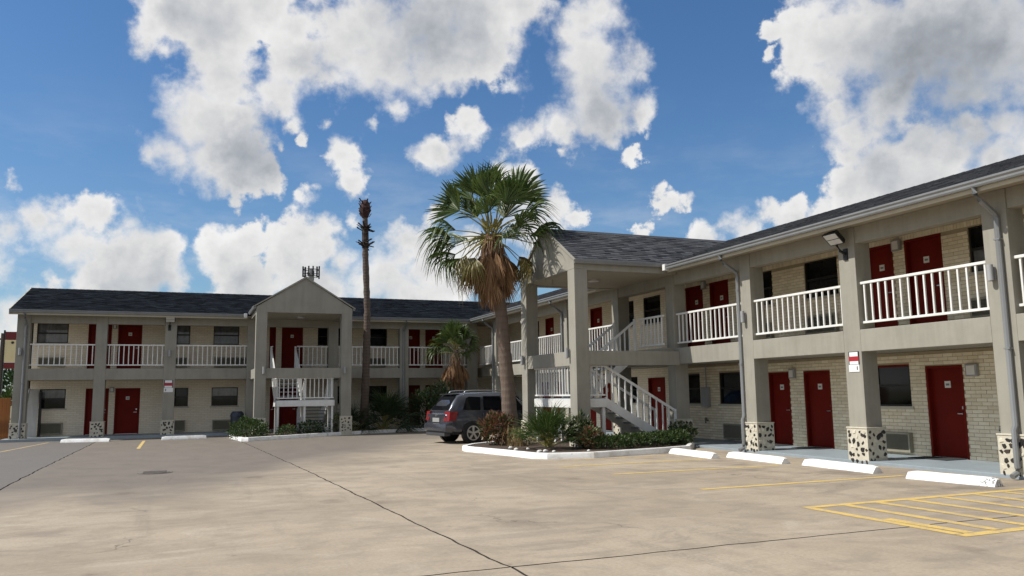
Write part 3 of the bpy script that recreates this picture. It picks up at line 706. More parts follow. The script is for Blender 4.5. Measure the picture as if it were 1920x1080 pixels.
# roofs ------------------------------------------------------------------
def roof_plane(T, s0, s1, d0, z0, d1, z1, tab=.33, exp_=.15, name='roof', keep=None, m='shingle'):
    L = math.hypot(d1 - d0, z1 - z0); ud, uz = (d1 - d0) / L, (z1 - z0) / L; nd, nz_ = -uz, ud
    if nz_ < 0: nd, nz_ = -nd, -nz_
    b = mb(T); b.hexa([(s0, d0, z0 - .03), (s1, d0, z0 - .03), (s1, d1, z1 - .03), (s0, d1, z1 - .03)], [(s0, d0, z0), (s1, d0, z0), (s1, d1, z1), (s0, d1, z1)])
    b.tint = [.3] * 6
    o = b.build(name, m, B)
    b = mb(T); b.tint = []; rows = int(L / exp_)
    for r_ in range(rows):
        a = r_ * exp_; c = min(L, a + exp_ * 1.02); s = s0 - (tab * ((r_ * .37) % 1))
        while s < s1:
            p, q = max(s, s0), min(s + tab - .008, s1); s += tab
            if q - p < .02: continue
            if keep and not keep((p + q) / 2, d0 + ud * a): continue
            h = U(.009, .026)
            P = lambda ss, l, hh: (ss, d0 + ud * l + nd * hh, z0 + uz * l + nz_ * hh)
            b.add([P(p, a, .001), P(q, a, .001), P(p, a, h), P(q, a, h), P(q, c, .004), P(p, c, .004)], [(0, 1, 3, 2), (2, 3, 4, 5), (1, 4, 3), (0, 2, 5)])
            b.tint += [min(1, max(0, random.gauss(.36, .34)))] * 4
    stuff(b.build('shingle', m, o, recalc=False))
    return o
roof_plane(RW, 1.7, 43.0, -.56, 5.385, 3.75, 6.86)
roof_plane(LW, -7.02, 17.5, -.56, 5.385, 4.0, 6.83, m='shingled')
b = mb(RW); b.hexa([(1.7, 3.75, 6.83), (43, 3.75, 6.83), (43, 8.9, 5.2), (1.7, 8.9, 5.2)], [(1.7, 3.75, 6.86), (43, 3.75, 6.86), (43, 8.9, 5.23), (1.7, 8.9, 5.23)]); b.tint = [.3] * 6; b.build('roof', 'shingle', B)
b = mb(LW); b.hexa([(-7.02, 4, 6.80), (17.5, 4, 6.80), (17.5, 8.6, 5.3), (-7.02, 8.6, 5.3)], [(-7.02, 4, 6.83), (17.5, 4, 6.83), (17.5, 8.6, 5.33), (-7.02, 8.6, 5.33)]); b.tint = [.3] * 6; b.build('roof', 'shingle', B)
for T, a, c, d, z, m_ in ((RW, 1.7, 43, 3.75, 6.87, 'shingle'), (LW, -7.02, 17.5, 4.0, 6.84, 'shingled')):   # ridge caps
    s = a; b = mb(T); b.tint = []
    while s < c:
        b.add([(s, d - .15, z - .045), (s, d, z + .012), (s, d + .15, z - .045), (s + .3, d - .15, z - .05), (s + .3, d, z + .004), (s + .3, d + .15, z - .05)], [(0, 1, 4, 3), (1, 2, 5, 4), (0, 1, 2)]); b.tint += [rnd()] * 3; s += .29
    stuff(b.build('ridge_cap', m_, B, recalc=False))
def gutter(T, s0, s1, d=-.5, z=5.245, cap=None):
    prof = [(d, z), (d - .085, z), (d - .10, z + .03), (d - .10, z + .065), (d - .125, z + .10), (d - .125, z + .135), (d - .11, z + .135), (d - .11, z + .105), (d - .09, z + .08), (d - .09, z + .015), (d, z + .015)]
    b = mb(T); n = len(prof); k = max(1, int((s1 - s0) / 3)); vs = []
    for i in range(k + 1):
        s = s0 + (s1 - s0) * i / k; dzj = .006 * noise.noise((s * .7, 1, 2)) if 0 < i < k else 0
        vs += [(s, p[0], p[1] + dzj) for p in prof]
    b.add(vs, [(i * n + u, i * n + (u + 1) % n, (i + 1) * n + (u + 1) % n, (i + 1) * n + u) for i in range(k) for u in range(n)] + [tuple(range(n)), tuple(range(k * n, k * n + n))])
    b.build('gutter', 'gutter', B)
    b = mb(T); b.box(s0, s1, d + .001, d + .02, z - .075, z + .13); b.build('fascia', 'trim', B)
    if cap is not None:
        b = mb(T); b.box(cap - .04, cap + .10, d - .15, d + .02, z - .03, z + .16); b.build('gutter_end', 'white', B, bevel=.01)
gutter(RW, 1.7, 20.35, cap=20.3); gutter(RW, 24.95, 38.5)
gutter(LW, -7.02, 2.4, cap=2.28); gutter(LW, 6.8, 13.2)
b = MB(); b.prism([(-7.03, 38.44, 5.17), (-7.03, 38.44, 5.40), (-7.03, 43, 6.845), (-7.03, 47.6, 5.35), (-7.03, 47.6, 5.15), (-7.03, 43, 6.62)], (.03, 0, 0)); b.build('rake_board', 'trim', B)
def downspout(T, s, z0, d=-.055, label=None):
    b = mb(T)
    pts = [(s, -.56, 5.25), (s, -.56, 5.14), (s, -.44, 5.02), (s, d - .03, 4.80), (s, d, 4.70), (s, d, z0 + .95), (s, d - .05, z0 + .86), (s, d - .05, z0 + .2), (s, d - .07, z0 + .12), (s, d - .2, z0 + .06)]
    b.tube(pts, .052, 8)
    o = b.build('downspout', 'gutter', B, smooth=1)
    b = mb(T)
    for z in (4.3, 2.3): b.box(s - .06, s + .06, d - .052, d + .053, z, z + .03)
    b.build('strap', 'gutter', o)
downspout(RW, 10.08, .0); downspout(RW, 17.68, .0, -.03); downspout(RW, 28.75, .0); downspout(RW, 36.6, .0)
downspout(LW, -6.45, -.1); downspout(LW, 9.86, -.1)

# the two gabled stair porches ---------------------------------------------
def porch(T, dep, z0, seed, m_):
    wdt = 2.03; cw = .45
    for sx in (-1, 1):
        b = mb(T); b.box(*sorted((sx * wdt, sx * (wdt - cw))), 0, .42, z0, 5.20); b.build('porch_column', 'paint', B, bevel=.012)
        random.seed(seed + sx); e = .04; b = mb(T); b.box(*sorted((sx * (wdt + e), sx * (wdt - cw - e))), -e, .42 + e, z0, .74); o = b.build('pier_base', 'cream_stone', B, bevel=.008)
        for j in range(5):
            for i in range(3):
                u = min(wdt, wdt - cw + cw * (i + .5 + U(-.35, .35)) / 3); v = .12 + j * .125 + U(-.03, .03); c = Vector(T(sx * u, -e, v)); nrm = Vector(T(0, -1, 0)) - Vector(T(0, 0, 0))
                inst('stone', random.choice(st_me), o, Matrix.Translation(c) @ Matrix.Rotation(math.atan2(nrm.x, -nrm.y), 4, 'Z') @ Matrix.Rotation(U(0, 6), 4, 'Y') @ Matrix.Diagonal((U(.045, .085), .012, U(.035, .06), 1)))
        a, c = sorted((sx * (wdt - .01), sx * (wdt - .29)))
        b = mb(T); b.box(a, c, .42, dep - .001, 2.40, 2.82); b.build('porch_beam', 'paint', B, bevel=.01)
        b = mb(T); b.box(a, c, .30, dep - .001, 5.17, 5.40); b.build('porch_beam', 'paint', B, bevel=.01)
        # eave gutter
        prof = [(0, 0), (.08, 0), (.095, .03), (.115, .10), (.115, .125), (0, .125)]
        b = mb(T); b.add([(sx * (2.055 + p), y, 5.345 + q) for y in (-.02, dep - .55) for p, q in prof], [(u, (u + 1) % 6, 6 + (u + 1) % 6, 6 + u) for u in range(6)] + [(0, 1, 2, 3, 4, 5), (6, 7, 8, 9, 10, 11)])
        b.build('gutter', 'gutter', B)
        Tq = (lambda sx_: (lambda s, d, z: T(sx_ * d, s, z)))(sx)
        roof_plane(Tq, -.05, 6.9, 2.14, 5.44, 0, 6.78, m=m_)
    b = mb(T); b.box(-wdt + cw, wdt - cw, .03, .31, 2.40, 2.82); b.build('porch_beam', 'paint', B, bevel=.01)
    b = mb(T); b.prism([(-2.035, -.004, 5.20), (2.035, -.004, 5.20), (2.035, -.004, 5.43), (0, -.004, 6.73), (-2.035, -.004, 5.43)], (0, .3, 0)); b.build('gable_wall', 'paint', B)
    for sx in (-1, 1):
        b = mb(T); b.prism([(sx * 2.16, -.06, 5.40), (sx * 2.16, -.06, 5.455), (0, -.06, 6.80), (0, -.06, 6.715)], (0, .055, 0)); b.build('rake_board', 'paint', B)
    b = mb(T); b.box(-1.74, 1.74, .30, dep + .02, 5.20, 5.245); b.build('porch_ceiling', 'ceil', B)
PR = lambda x, y, z: (10.26 + y, 22.65 - x, z)
PL = lambda x, y, z: (4.60 + x, 35.45 + y, z)
porch(PR, 3.49, -.02, 5, 'shingle'); porch(PL, 3.55, -.14, 9, 'shingled')

# ================================================================== stairs
def staircase(label, T, z0, xa, xb, xm0, xm1, org, yt):
    # landing across xa..xb, upper flight xa..xm0, lower flight xm1..xb, landing y .1-1.05
    t = thing('staircase', label, 'stairs', org)
    zl = 1.46; y0, y1, ye = .12, 1.08, yt
    b = mb(T); b.box(xa, xb, y0, y1, zl - .05, zl); b.build('landing', 'walk', t)
    b = mb(T); b.box(xa, xb, y0 - .05, y0 - .001, zl - .27, zl - .02); b.box(xa - .05, xa - .001, y0, y1, zl - .27, zl - .02); b.box(xb + .001, xb + .05, y0, y1, zl - .27, zl - .02); b.build('landing_beam', 'white', t, bevel=.005)
    for x, y in ((xa + .05, y0 + .05), (xb - .05, y0 + .05), (xm0, y0 + .05), (xm0 + .0, y1 - .06), (xb - .05, y1 - .06), (xa + .05, y1 - .06)):
        b = mb(T); b.box(x - .045, x + .045, y - .045, y + .045, z0, zl - .051); b.build('post', 'white', t, bevel=.005)
    def flight(x0, x1, ya, za, yb, zb, nst):
        for x in (x0 + .03, x1 - .03):
            b = mb(T); h = .27; b.prism([(x - .025, ya, za - h), (x - .025, ya, za + .02), (x - .025, yb, zb + .02), (x - .025, yb, zb - h)], (.05, 0, 0)); b.build('stringer', 'white', t, bevel=.004)
        for i in range(nst):
            f_ = (i + 1) / (nst + 1); y = ya + (yb - ya) * f_; z = za + (zb - za) * f_
            b = mb(T); b.box(x0 + .056, x1 - .056, y - .13, y + .13, z - .04, z); b.build('tread', 'walk', t, bevel=.004)
        for x in (x0 + .03, x1 - .03):
            b = mb(T); b.bar(T(x, ya, za + .93), T(x, yb, zb + .93), .06, .07) if False else None
            bb = MB(); bb.bar(T(x, ya, za + .93), T(x, yb, zb + .93), .055, .075); o = bb.build('handrail', 'white', t, bevel=.006)
            n = 11; x_ = MB(); x_.box(-.018, .018, -.018, .018, 0, .89); me = x_.mesh('baluster', 'white')
            for i in range(n + 1):
                f_ = (i + .25) / (n + .5); inst('baluster', me, o, Matrix.Translation(T(x, ya + (yb - ya) * f_, za + (zb - za) * f_ + .02)))
            b = mb(T); b.box(x - .04, x + .04, (yb if zb < za else yb) - .04, (yb if zb < za else yb) + .04, min(zb, 99) - (.0 if zb < za else .02), zb + 1.0); b.build('newel_post', 'white', t, bevel=.005)
    flight(xa, xm0, y1, zl, ye, 2.95, 7)
    flight(xm1, xb, y1, zl, 3.5, z0 + .02, 8)
    # landing guard rails
    railing(lambda s, d, z: T(s, y0 + d, z), xa, xb, .0, zl + .06, zl + .96, .19, t)
    railing(lambda s, d, z: T(xa + d, s, z), y0 + .04, y1, .02, zl + .06, zl + .96, .19, t)
    railing(lambda s, d, z: T(xb - d, s, z), y0 + .04, y1, .02, zl + .06, zl + .96, .19, t)
    return t
staircase('white switchback staircase under the right gabled porch, behind the low hedge', PR, .07, -1.2, 1.72, .2, .52, (10.4, 22.65, 0), 3.06)
staircase('white switchback staircase under the left gabled porch, beside the tall bare palm trunk', PL, .02, -1.1, 1.28, .06, .16, (4.6, 35.6, -.1), 3.5)

# ================================================================== fixtures hung on the building
def ac(T, s0, s1, z0, z1, label, d=2.0):
    t = thing('air_conditioner', label, 'air conditioner', T((s0 + s1) / 2, d, z0), group='through-wall air conditioners')
    b = mb(T); w_ = .045
    for a, c in ((s0, s0 + w_), (s1 - w_, s1)): b.box(a, c, d - .13, d - .012, z0, z1)
    for a, c in ((z0, z0 + w_), (z1 - w_, z1)): b.box(s0 + w_, s1 - w_, d - .13, d - .012, a, c)
    b.build('housing', 'ac', t, bevel=.006)
    b = mb(T); b.box(s0 + w_, s1 - w_, d - .075, d - .02, z0 + w_, z1 - w_); b.build('back_panel', 'acslot', t)
    n = 11; b = mb(T)
    for i in range(n):
        z = z0 + w_ + (z1 - z0 - 2 * w_) * (i + .5) / n
        b.add([(s0 + w_, d - .122, z - .014), (s1 - w_, d - .122, z - .014), (s1 - w_, d - .09, z + .016), (s0 + w_, d - .09, z + .016)], [(0, 1, 2, 3)])
    stuff(b.build('louvre', 'ac', t, recalc=False)); return t
ac(RW, 14.14, 15.1, .13, .59, 'wide beige grille air conditioner under the red topped window by the towing sign pillar')
ac(RW, 20.3, 21.2, .13, .59, 'beige grille air conditioner partly hidden behind the downspout right of the electrical box')
ac(RW, 16.2, 17.34, 3.1, 3.6, 'dark air conditioner on the right balcony below the wide black window')
ac(RW, 18.72, 19.75, 3.1, 3.57, 'dark air conditioner on the right balcony behind the railing left end, under the narrow window')
ac(RW, 11.35, 12.3, 3.1, 3.53, 'air conditioner behind the nearest balcony railing, at the far right by the downspout')
ac(LW, -6.05, -5.15, .1, .6, 'grey air conditioner beside the leaning white panel at the far left')
ac(LW, -.9, -.08, .08, .59, 'grey air conditioner beside the pillar with the small towing sign on the left wing')
ac(LW, 1.1, 2.1, .08, .56, 'wide grey air conditioner behind the blue trash bin')
ac(LW, -6.25, -5.2, 3.05, 3.5, 'dark air conditioner behind the leftmost balcony railing')
ac(LW, -.8, -.1, 3.05, 3.5, 'dark air conditioner on the left balcony just right of the floodlight pillar')
ac(LW, 1.1, 2.6, 3.05, 3.52, 'dark air conditioner on the left balcony next to the gabled porch')
ac(LW, 8.4, 9.4, 3.05, 3.5, 'dark air conditioner on the balcony right of the bare palm trunk')

def wall_lamp(T, s, z, label, d=2.0, w_=.27, h=.27):
    t = thing('wall_lamp', label, 'wall lamp', T(s, d, z), group='square wall lamps by the doors')
    b = mb(T); b.box(s - w_ / 2, s + w_ / 2, d - .10, d - .012, z, z + h); b.build('housing', 'lampgrey', t, bevel=.012)
    b = mb(T); b.box(s - w_ / 2 + .035, s + w_ / 2 - .035, d - .112, d - .098, z + .035, z + h - .035); b.build('diffuser', 'plate', t, bevel=.004)
wall_lamp(RW, 12.43, 1.86, 'square grey wall lamp right of the nearest ground floor red door')
wall_lamp(RW, 18.02, 1.93, 'square grey wall lamp between the two ground floor red doors of the right wing', w_=.22)
wall_lamp(RW, 14.16, 4.9, 'square wall lamp between the two upper red doors nearest the camera', w_=.24)
wall_lamp(RW, 22.0, 4.95, 'wall lamp between the two upper red doors beside the right porch', w_=.2)
wall_lamp(LW, -3.24, 1.92, 'wall lamp between the two ground floor red doors of the left wing', w_=.18, h=.22)
wall_lamp(LW, -3.24, 4.8, 'wall lamp between the two upper red doors of the left wing', w_=.16, h=.22)

def sconce(T, s, z, d, label):
    t = thing('pillar_light', label, 'pillar light', T(s, d, z), group='dark cylinder lights on the pillars')
    b = mb(T); b.box(s - .05, s + .05, d - .03, d - .001, z + .02, z + .26); b.build('back_plate', 'lampgrey', t, bevel=.008)
    b = mb(T); b.tube([(s, d - .09, z), (s, d - .09, z + .3)], .055, 12); b.build('shade', 'lampgrey', t, smooth=1)
    b = mb(T); b.tube([(s, d - .09, z - .004), (s, d - .09, z + .004)], .046, 12); b.build('lens', 'black', t)
sconce(RW, 10.27, 3.57, 0, 'cylinder pillar light beside the nearest downspout at the right edge')
sconce(RW, 17.46, 3.42, 0, 'cylinder pillar light beside the downspout of the right wing middle pillar')
sconce(PR, 1.6, 2.62, 0, 'cylinder pillar light on the near front pillar of the right porch')
sconce(PR, -1.78, 2.55, 0, 'cylinder pillar light on the far front pillar of the right porch behind the fan palm')
sconce(PL, -1.68, 2.58, 0, 'cylinder pillar light on the left pillar of the left porch')
sconce(PL, 1.72, 2.58, 0, 'cylinder pillar light on the right pillar of the left porch')
sconce(LW, -6.62, 3.5, 0, 'pillar light on the leftmost pillar beside its downspout')
sconce(LW, -.84, 3.45, 0, 'pillar light on the pillar below the left wing floodlight')

def flood(T, s, z, label):
    t = thing('floodlight', label, 'floodlight', T(s, 0, z))
    b = mb(T); b.box(s - .06, s + .06, -.03, -.001, z - .14, z + .12); b.tube([(s, -.03, z), (s, -.16, z + .06), (s + .02, -.24, z + .2)], .032, 8); b.build('bracket', 'black', t, smooth=1)
    b = mb(T); c = Vector((s + .02, -.30, z + .36)); a = Vector((0, -.5, -.55)).normalized(); u = Vector((0, .74, -.67)); u = (u - a * u.dot(a)).normalized(); r_ = Vector((1, 0, 0))
    Q = lambda i, j, k: tuple(c + r_ * i + u * j + a * k)
    b.hexa([Q(-.19, -.15, -.05), Q(.19, -.15, -.05), Q(.19, .15, -.05), Q(-.19, .15, -.05)], [Q(-.21, -.17, .05), Q(.21, -.17, .05), Q(.21, .17, .05), Q(-.21, .17, .05)])
    for i in range(6): b.hexa([Q(-.15, -.13 + i * .05, -.1), Q(.15, -.13 + i * .05, -.1), Q(.15, -.12 + i * .05, -.1), Q(-.15, -.12 + i * .05, -.1)], [Q(-.15, -.13 + i * .05, -.048), Q(.15, -.13 + i * .05, -.048), Q(.15, -.12 + i * .05, -.048), Q(-.15, -.12 + i * .05, -.048)])
    b.build('head', 'black', t)
    for j0, j1 in ((-.145, -.01), (.01, .145)):
        b = mb(T); b.hexa([Q(-.18, j0, .051), Q(.18, j0, .051), Q(.18, j1, .051), Q(-.18, j1, .051)], [Q(-.18, j0, .058), Q(.18, j0, .058), Q(.18, j1, .058), Q(-.18, j1, .058)]); b.build('lens', 'lens', t)
flood(RW, 13.8, 4.66, 'black floodlight with two white lenses high on the right wing pillar')
flood(LW, -.88, 4.76, 'black floodlight with pale lenses high on the left wing pillar')
def small_flood(T, s, z, label):
    t = thing('spot_light', label, 'spotlight', T(s, 0, z))
    b = mb(T); b.box(s - .05, s + .05, -.04, -.001, z, z + .1); b.build('bracket', 'black', t)
    b = mb(T); b.tube([(s, -.05, z + .06), (s, -.2, z + .0)], [.05, .08], 10); b.build('head', 'lens', t)
small_flood(RW, 32.6, 4.72, 'small pale spotlight on the far pillar seen left of the right porch')

def tow_sign(T, s0, s1, z0, z1, label, d):
    t = thing('towing_sign', label, 'sign', T((s0 + s1) / 2, d, z0))
    h = z1 - z0; wd = s1 - s0
    b = mb(T); b.box(s0, s1, d - .012, d - .001, z0 + .36 * h, z1); b.build('board', 'signk', t, bevel=.002)
    b = mb(T); b.box(s0 + .1 * wd, s1 - .1 * wd, d - .016, d - .0125, z1 - .24 * h, z1 - .03 * h); b.build('top_panel', 'signw', t)
    b = mb(T); b.box(s0 + .01, s1 - .01, d - .016, d - .0125, z1 - .47 * h, z1 - .25 * h); b.build('red_band', 'signr', t)
    b = mb(T); b.box(s0 + .08 * wd, s1 - .08 * wd, d - .016, d - .0125, z0 + .37 * h, z1 - .48 * h); b.build('lower_panel', 'signw', t)
    b = mb(T); b.box(s0 + .01, s1 + .01, d - .012, d - .001, z0, z0 + .35 * h); o = b.build('tow_panel', 'signw', t, bevel=.002)
    b = mb(T); b.box(s0 + .16 * wd, s0 + .27 * wd, d - .0155, d - .0125, z0 + .09 * h, z0 + .27 * h); b.build('tow_symbol', 'ink', t)
tow_sign(RW, 13.62, 13.92, 2.0, 2.45, 'white, red and black towing notice on the right wing pillar between two red doors', 0)
tow_sign(LW, -1.02, -.65, 1.88, 2.42, 'white and red towing notice on the shaded left wing pillar', 0)

# electrical box, hose bib, hose reel
t = thing('electrical_box', 'grey white electrical box on the brick wall right of the black window', 'electrical box', (15.75, 22.1, 1.08))
b = mb(RW); b.box(21.93, 22.3, 1.87, 1.99, 1.1, 1.74); b.build('cabinet', 'lampgrey', t, bevel=.008)
b = mb(RW); b.box(21.95, 22.28, 1.855, 1.871, 1.13, 1.71); b.build('cover', 'lampgrey', t, bevel=.004)
b = mb(RW); b.tube([(22.1, 1.95, 1.74), (22.1, 1.95, 2.44)], .02, 8); b.build('conduit', 'lampgrey', t)
b = mb(RW); b.tube([(22.14, 1.99, .66), (22.14, 1.9, .66), (22.14, 1.9, .58)], .028, 8); b.tube([(22.14, 1.93, .70), (22.14, 1.9, .70)], .06, 10)
tag(b.build('hose_tap', 'iron'), 'small dark tap low on the brick wall below the electrical box', 'tap')
t = thing('hose_reel', 'grey coiled hose hanging by the nearest right pillar', 'hose', (14.3, 10.75, .6))
b = MB(); 
for i in range(5):
    r_ = .07 + i * .022
    b.tube([(14.24 + .012 * (i % 2), 10.66 + r_ * math.cos(a / 14 * 6.2832), .80 + r_ * 1.1 * math.sin(a / 14 * 6.2832)) for a in range(15)], .012, 6)
b.build('hose', 'hose', t, smooth=2)
b = MB(); b.box(14.2, 14.3, 10.46, 10.64, .78, .83); b.build('hanger', 'black', t)
# door mats
for n_, (s0, s1, d0, d1) in enumerate(((12.75, 13.75, 1.35, 1.95), (16.7, 17.65, 1.45, 1.95), (18.2, 19.1, 1.45, 1.95))):
    b = mb(RW); b.box(s0, s1, d0, d1, .071, .083)
    tag(b.build('door_mat', 'mat_rubber', bevel=.003), ('black door mat at the nearest ground floor red door', 'black door mat at the ground floor red door just left of the towing sign pillar', 'black door mat at the red door furthest along by the spotted pillar base')[n_], 'door mat')
# ceiling lights in the porches
for T, y, lb in ((PR, 1.7, 'round ceiling light under the right porch'), (PL, 1.7, 'round ceiling light under the left porch')):
    t = thing('ceiling_light', lb, 'ceiling light', T(0, y, 5.16)); b = mb(T); b.tube([(0, y, 5.199), (0, y, 5.15)], [.2, .19], 20); b.build('rim', 'lampgrey', t)
    b = mb(T); b.tube([(0, y, 5.149), (0, y, 5.12)], [.17, .12], 20); b.build('diffuser', 'lens', t)

# ================================================================== parking blocks
def block_mesh():
    b = MB(); L = 1.0; prof = [(-.125, 0), (-.12, .025), (-.045, .125), (.045, .125), (.12, .025), (.125, 0)]; vs = []; n = 6; k = 12
    for i in range(k + 1):
        t = -L + 2 * L * i / k; f_ = 1 if 0 < i < k else .82
        jz = .004 * noise.noise((t * 4, .3, 1))
        vs += [(t + (0 if 0 < i < k else (.0)), p * 1, max(q * f_ + (jz if q > .05 else 0), 0)) for p, q in prof]
    b.add(vs, [(i * n + u, i * n + (u + 1) % n, (i + 1) * n + (u + 1) % n, (i + 1) * n + u) for i in range(k) for u in range(n)] + [tuple(range(n)), tuple(range(k * n, k * n + n))])
    return b.mesh('parking_block', 'stopw', bevel=0, smooth=1)
pbm = block_mesh()
for (x0, y0, x1, y1, lb) in ((11.93, 18.42, 11.86, 16.45, 'white concrete parking block nearest the planting bed kerb'), (12.42, 16.62, 12.33, 14.52, 'white parking block in front of the two ground floor red doors'),
                             (12.52, 14.1, 12.44, 12.06, 'white parking block in front of the towing sign pillar'), (12.27, 11.16, 12.45, 9.55, 'largest white parking block, by the yellow hatched bay'),
                             (-4.66, 37.05, -2.88, 36.62, 'white parking block before the left wing doors'), (-.95, 36.57, .76, 36.75, 'white parking block left of the kerbed bed, before the left wing pillar with a sign')):
    o = inst('parking_block', pbm); L = math.hypot(x1 - x0, y1 - y0) / 2; my = (y0 + y1) / 2
    o.location = ((x0 + x1) / 2, my, gz(my)); o.rotation_euler = (0, 0, math.atan2(y1 - y0, x1 - x0)); o.scale = (L, .95, 1.15)
    tag(o, lb, 'parking block', 'white parking blocks')

# ================================================================== palms and shrubs
def fan_frond(seed, pet=1.0, La=1.0, nl=30, spread=100, droop=.5, fold=.25, mats=('frond', 'petiole'), seg=5, webbed=.5, wid=1.0):
    random.seed(seed); b = MB(); b.tint = []
    b.tube([(0, 0, 0), (0, pet * .5, .03 * pet), (0, pet, -.03 * pet)], [.028, .018, .012], 5, 1); b.tint += [.5] * (len(b.f))
    tip = Vector((0, pet, -.03 * pet)); n0 = len(b.f)
    for i in range(nl):
        u = -1 + 2 * (i + .5) / nl; a = R(spread) * u + U(-.03, .03); L = La * (1 - .28 * abs(u) ** 2) * U(.88, 1.06)
        d = Vector((math.sin(a), math.cos(a), fold * (1 - abs(u)) - .06)).normalized(); side = Vector((math.cos(a), -math.sin(a), (.5 if i % 2 else -.5))).normalized()
        dr = droop * U(.6, 1.5); tn = min(1, max(0, random.gauss(.45, .22)))
        w0 = 2 * R(spread) / nl * La * webbed * .5 * wid
        vs = []
        for k in range(seg + 1):
            t = k / seg; p = tip + d * L * t; p.z -= dr * L * max(0, t - .35) ** 2 * 1.5; p -= d * dr * L * .35 * max(0, t - .55) ** 2
            wk = w0 * (.12 + .88 * min(1, t / webbed)) if t < webbed else w0 * (1 - ((t - webbed) / (1 - webbed)) ** .8) + .003
            vs += [p - side * wk, p + side * wk]
        b.add(vs, [(2 * k, 2 * k + 1, 2 * k + 3, 2 * k + 2) for k in range(seg)], 0); b.tint += [tn] * seg
    return b.mesh('frond', mats, recalc=False)
def place(me, p, az, elev, roll=0, sc=1., name='frond', parent=None):
    mw = Matrix.Translation(p) @ Matrix.Rotation(az, 4, 'Z') @ Matrix.Rotation(elev, 4, 'X') @ Matrix.Rotation(roll, 4, 'Y') @ Matrix.Scale(sc, 4)
    return inst(name, me, parent, mw)
def trunk_mesh(name, pts, rads, m, n=16, rough_=.03, parent=None, sub=8):
    b = MB(); P = []; Rr = []
    for i in range(len(pts) - 1):
        for k in range(sub):
            t = k / sub; P.append(Vector(pts[i]).lerp(Vector(pts[i + 1]), t)); Rr.append(rads[i] + (rads[i + 1] - rads[i]) * t)
    P.append(Vector(pts[-1])); Rr.append(rads[-1])
    Rr = [r_ * (1 + rough_ * math.sin(i * 2.4) + rough_ * U(-1, 1)) for i, r_ in enumerate(Rr)]
    b.tube(P, Rr, n); return b.build(name, m, parent, smooth=2)

# --- the big fan palm on the near bed
PX, PY = 9.22, 23.15
T_ = thing('fan_palm', 'tall leaning fan palm with green crown and a skirt of rust brown dead fronds', 'palm tree', (PX, PY, .05))
top = Vector((8.74, 23.35, 6.6))
trunk_mesh('trunk', [(PX, PY, -.02), (PX - .01, PY, .5), (PX - .05, PY + .02, 1.6), (PX - .16, PY + .08, 3.2), (PX - .27, PY + .14, 4.8), top], [.33, .26, .225, .20, .185, .18], 'trunk', parent=T_)
G1 = [fan_frond(100 + i, 1.0, 1.2, 24, 52 + 6 * i, .3 + .16 * i, .95, seg=6, webbed=.6, wid=1.35) for i in range(4)]
G2 = [fan_frond(120 + i, 1.05, 1.2, 24, 60, .8 + .25 * i, .7, seg=6, webbed=.5, wid=1.15) for i in range(3)]
Y1 = [fan_frond(130 + i, 1.0, 1.1, 24, 62, 1.4, .1, ('frondy', 'petiole'), seg=6) for i in range(2)]
D1 = [fan_frond(140 + i, .85, 1.3, 18, 14 + 4 * i, .03, .0, ('dead', 'petdead'), wid=2.2, seg=4) for i in range(5)]
random.seed(77)
crown = top + Vector((.02, 0, .15))
# a ragged crown: (bearing in degrees anticlockwise from above, elevation, roll, scale)
FR = [(60, 84, .3, 1.12), (-110, 80, -.4, 1.16), (75, 62, .5, 1.08), (50, 50, -.5, 1.08), (80, 34, .9, 1.06), (-112, 58, 1.5, 1.16), (-125, 24, .6, 1.0), (-98, 30, -.6, .95),
      (70, 3, .5, 1.1), (58, -10, -.5, 1.0), (90, 10, .2, .98), (-115, 2, -.4, 1.12), (-100, -10, .5, 1.1), (-130, -4, 0, 1.0), (66, -26, .4, 1.08), (84, -34, -.3, 1.0),
      (160, 55, .5, .95), (190, 40, -.6, .95), (150, 20, .4, .9), (205, 14, -.4, .9), (-20, 60, .5, 1.0), (10, 35, -.5, 1.0), (-50, 35, .4, 1.0), (-15, 10, .3, 1.0), (30, 5, -.4, 1.0), (180, -8, .3, .85), (100, 72, .8, 1.08), (-65, 18, .6, 1.0)]
for a, e, ro, sc_ in FR:
    a = R(a + U(-6, 6)); me = random.choice(G1) if e > 30 else random.choice(G2)
    place(me, crown + Vector((-math.sin(a), math.cos(a), 0)) * .1 + Vector((0, 0, -.2 if e < 20 else 0)), a, R(e + U(-4, 4)), ro + U(-.2, .2), sc_ * 1.05, 'frond', T_)
for a, e in ((95, -34), (-88, -30), (120, -42), (60, -40), (-70, -42), (40, -45), (-120, -44)):
    a = R(a); place(random.choice(Y1), crown + Vector((-math.sin(a) * .14, math.cos(a) * .14, -.3)), a, R(e), U(-.8, .8), U(.85, 1.0), 'frond', T_)
for i in range(115):
    f_ = (i + rnd()) / 115; a = i * 2.39996 + U(-.3, .3); e = R(-63 - 25 * f_ ** .5 + U(-5, 5)); z = -.05 - .55 * f_
    place(random.choice(D1), crown + Vector((-math.sin(a) * .2, math.cos(a) * .2, z)), a, e, U(-1.3, 1.3), U(.66, 1.02), 'dead_frond', T_)
b = MB()
for i in range(40):      # cut leaf bases in the heart of the crown
    a = i * 2.4; z = top.z - .55 + i * .022
    b.bar((top.x + math.cos(a) * .17, top.y + math.sin(a) * .17, z), (top.x + math.cos(a) * .34, top.y + math.sin(a) * .34, z + .22), .07, .03)
b.build('leaf_bases', 'petiole', T_)

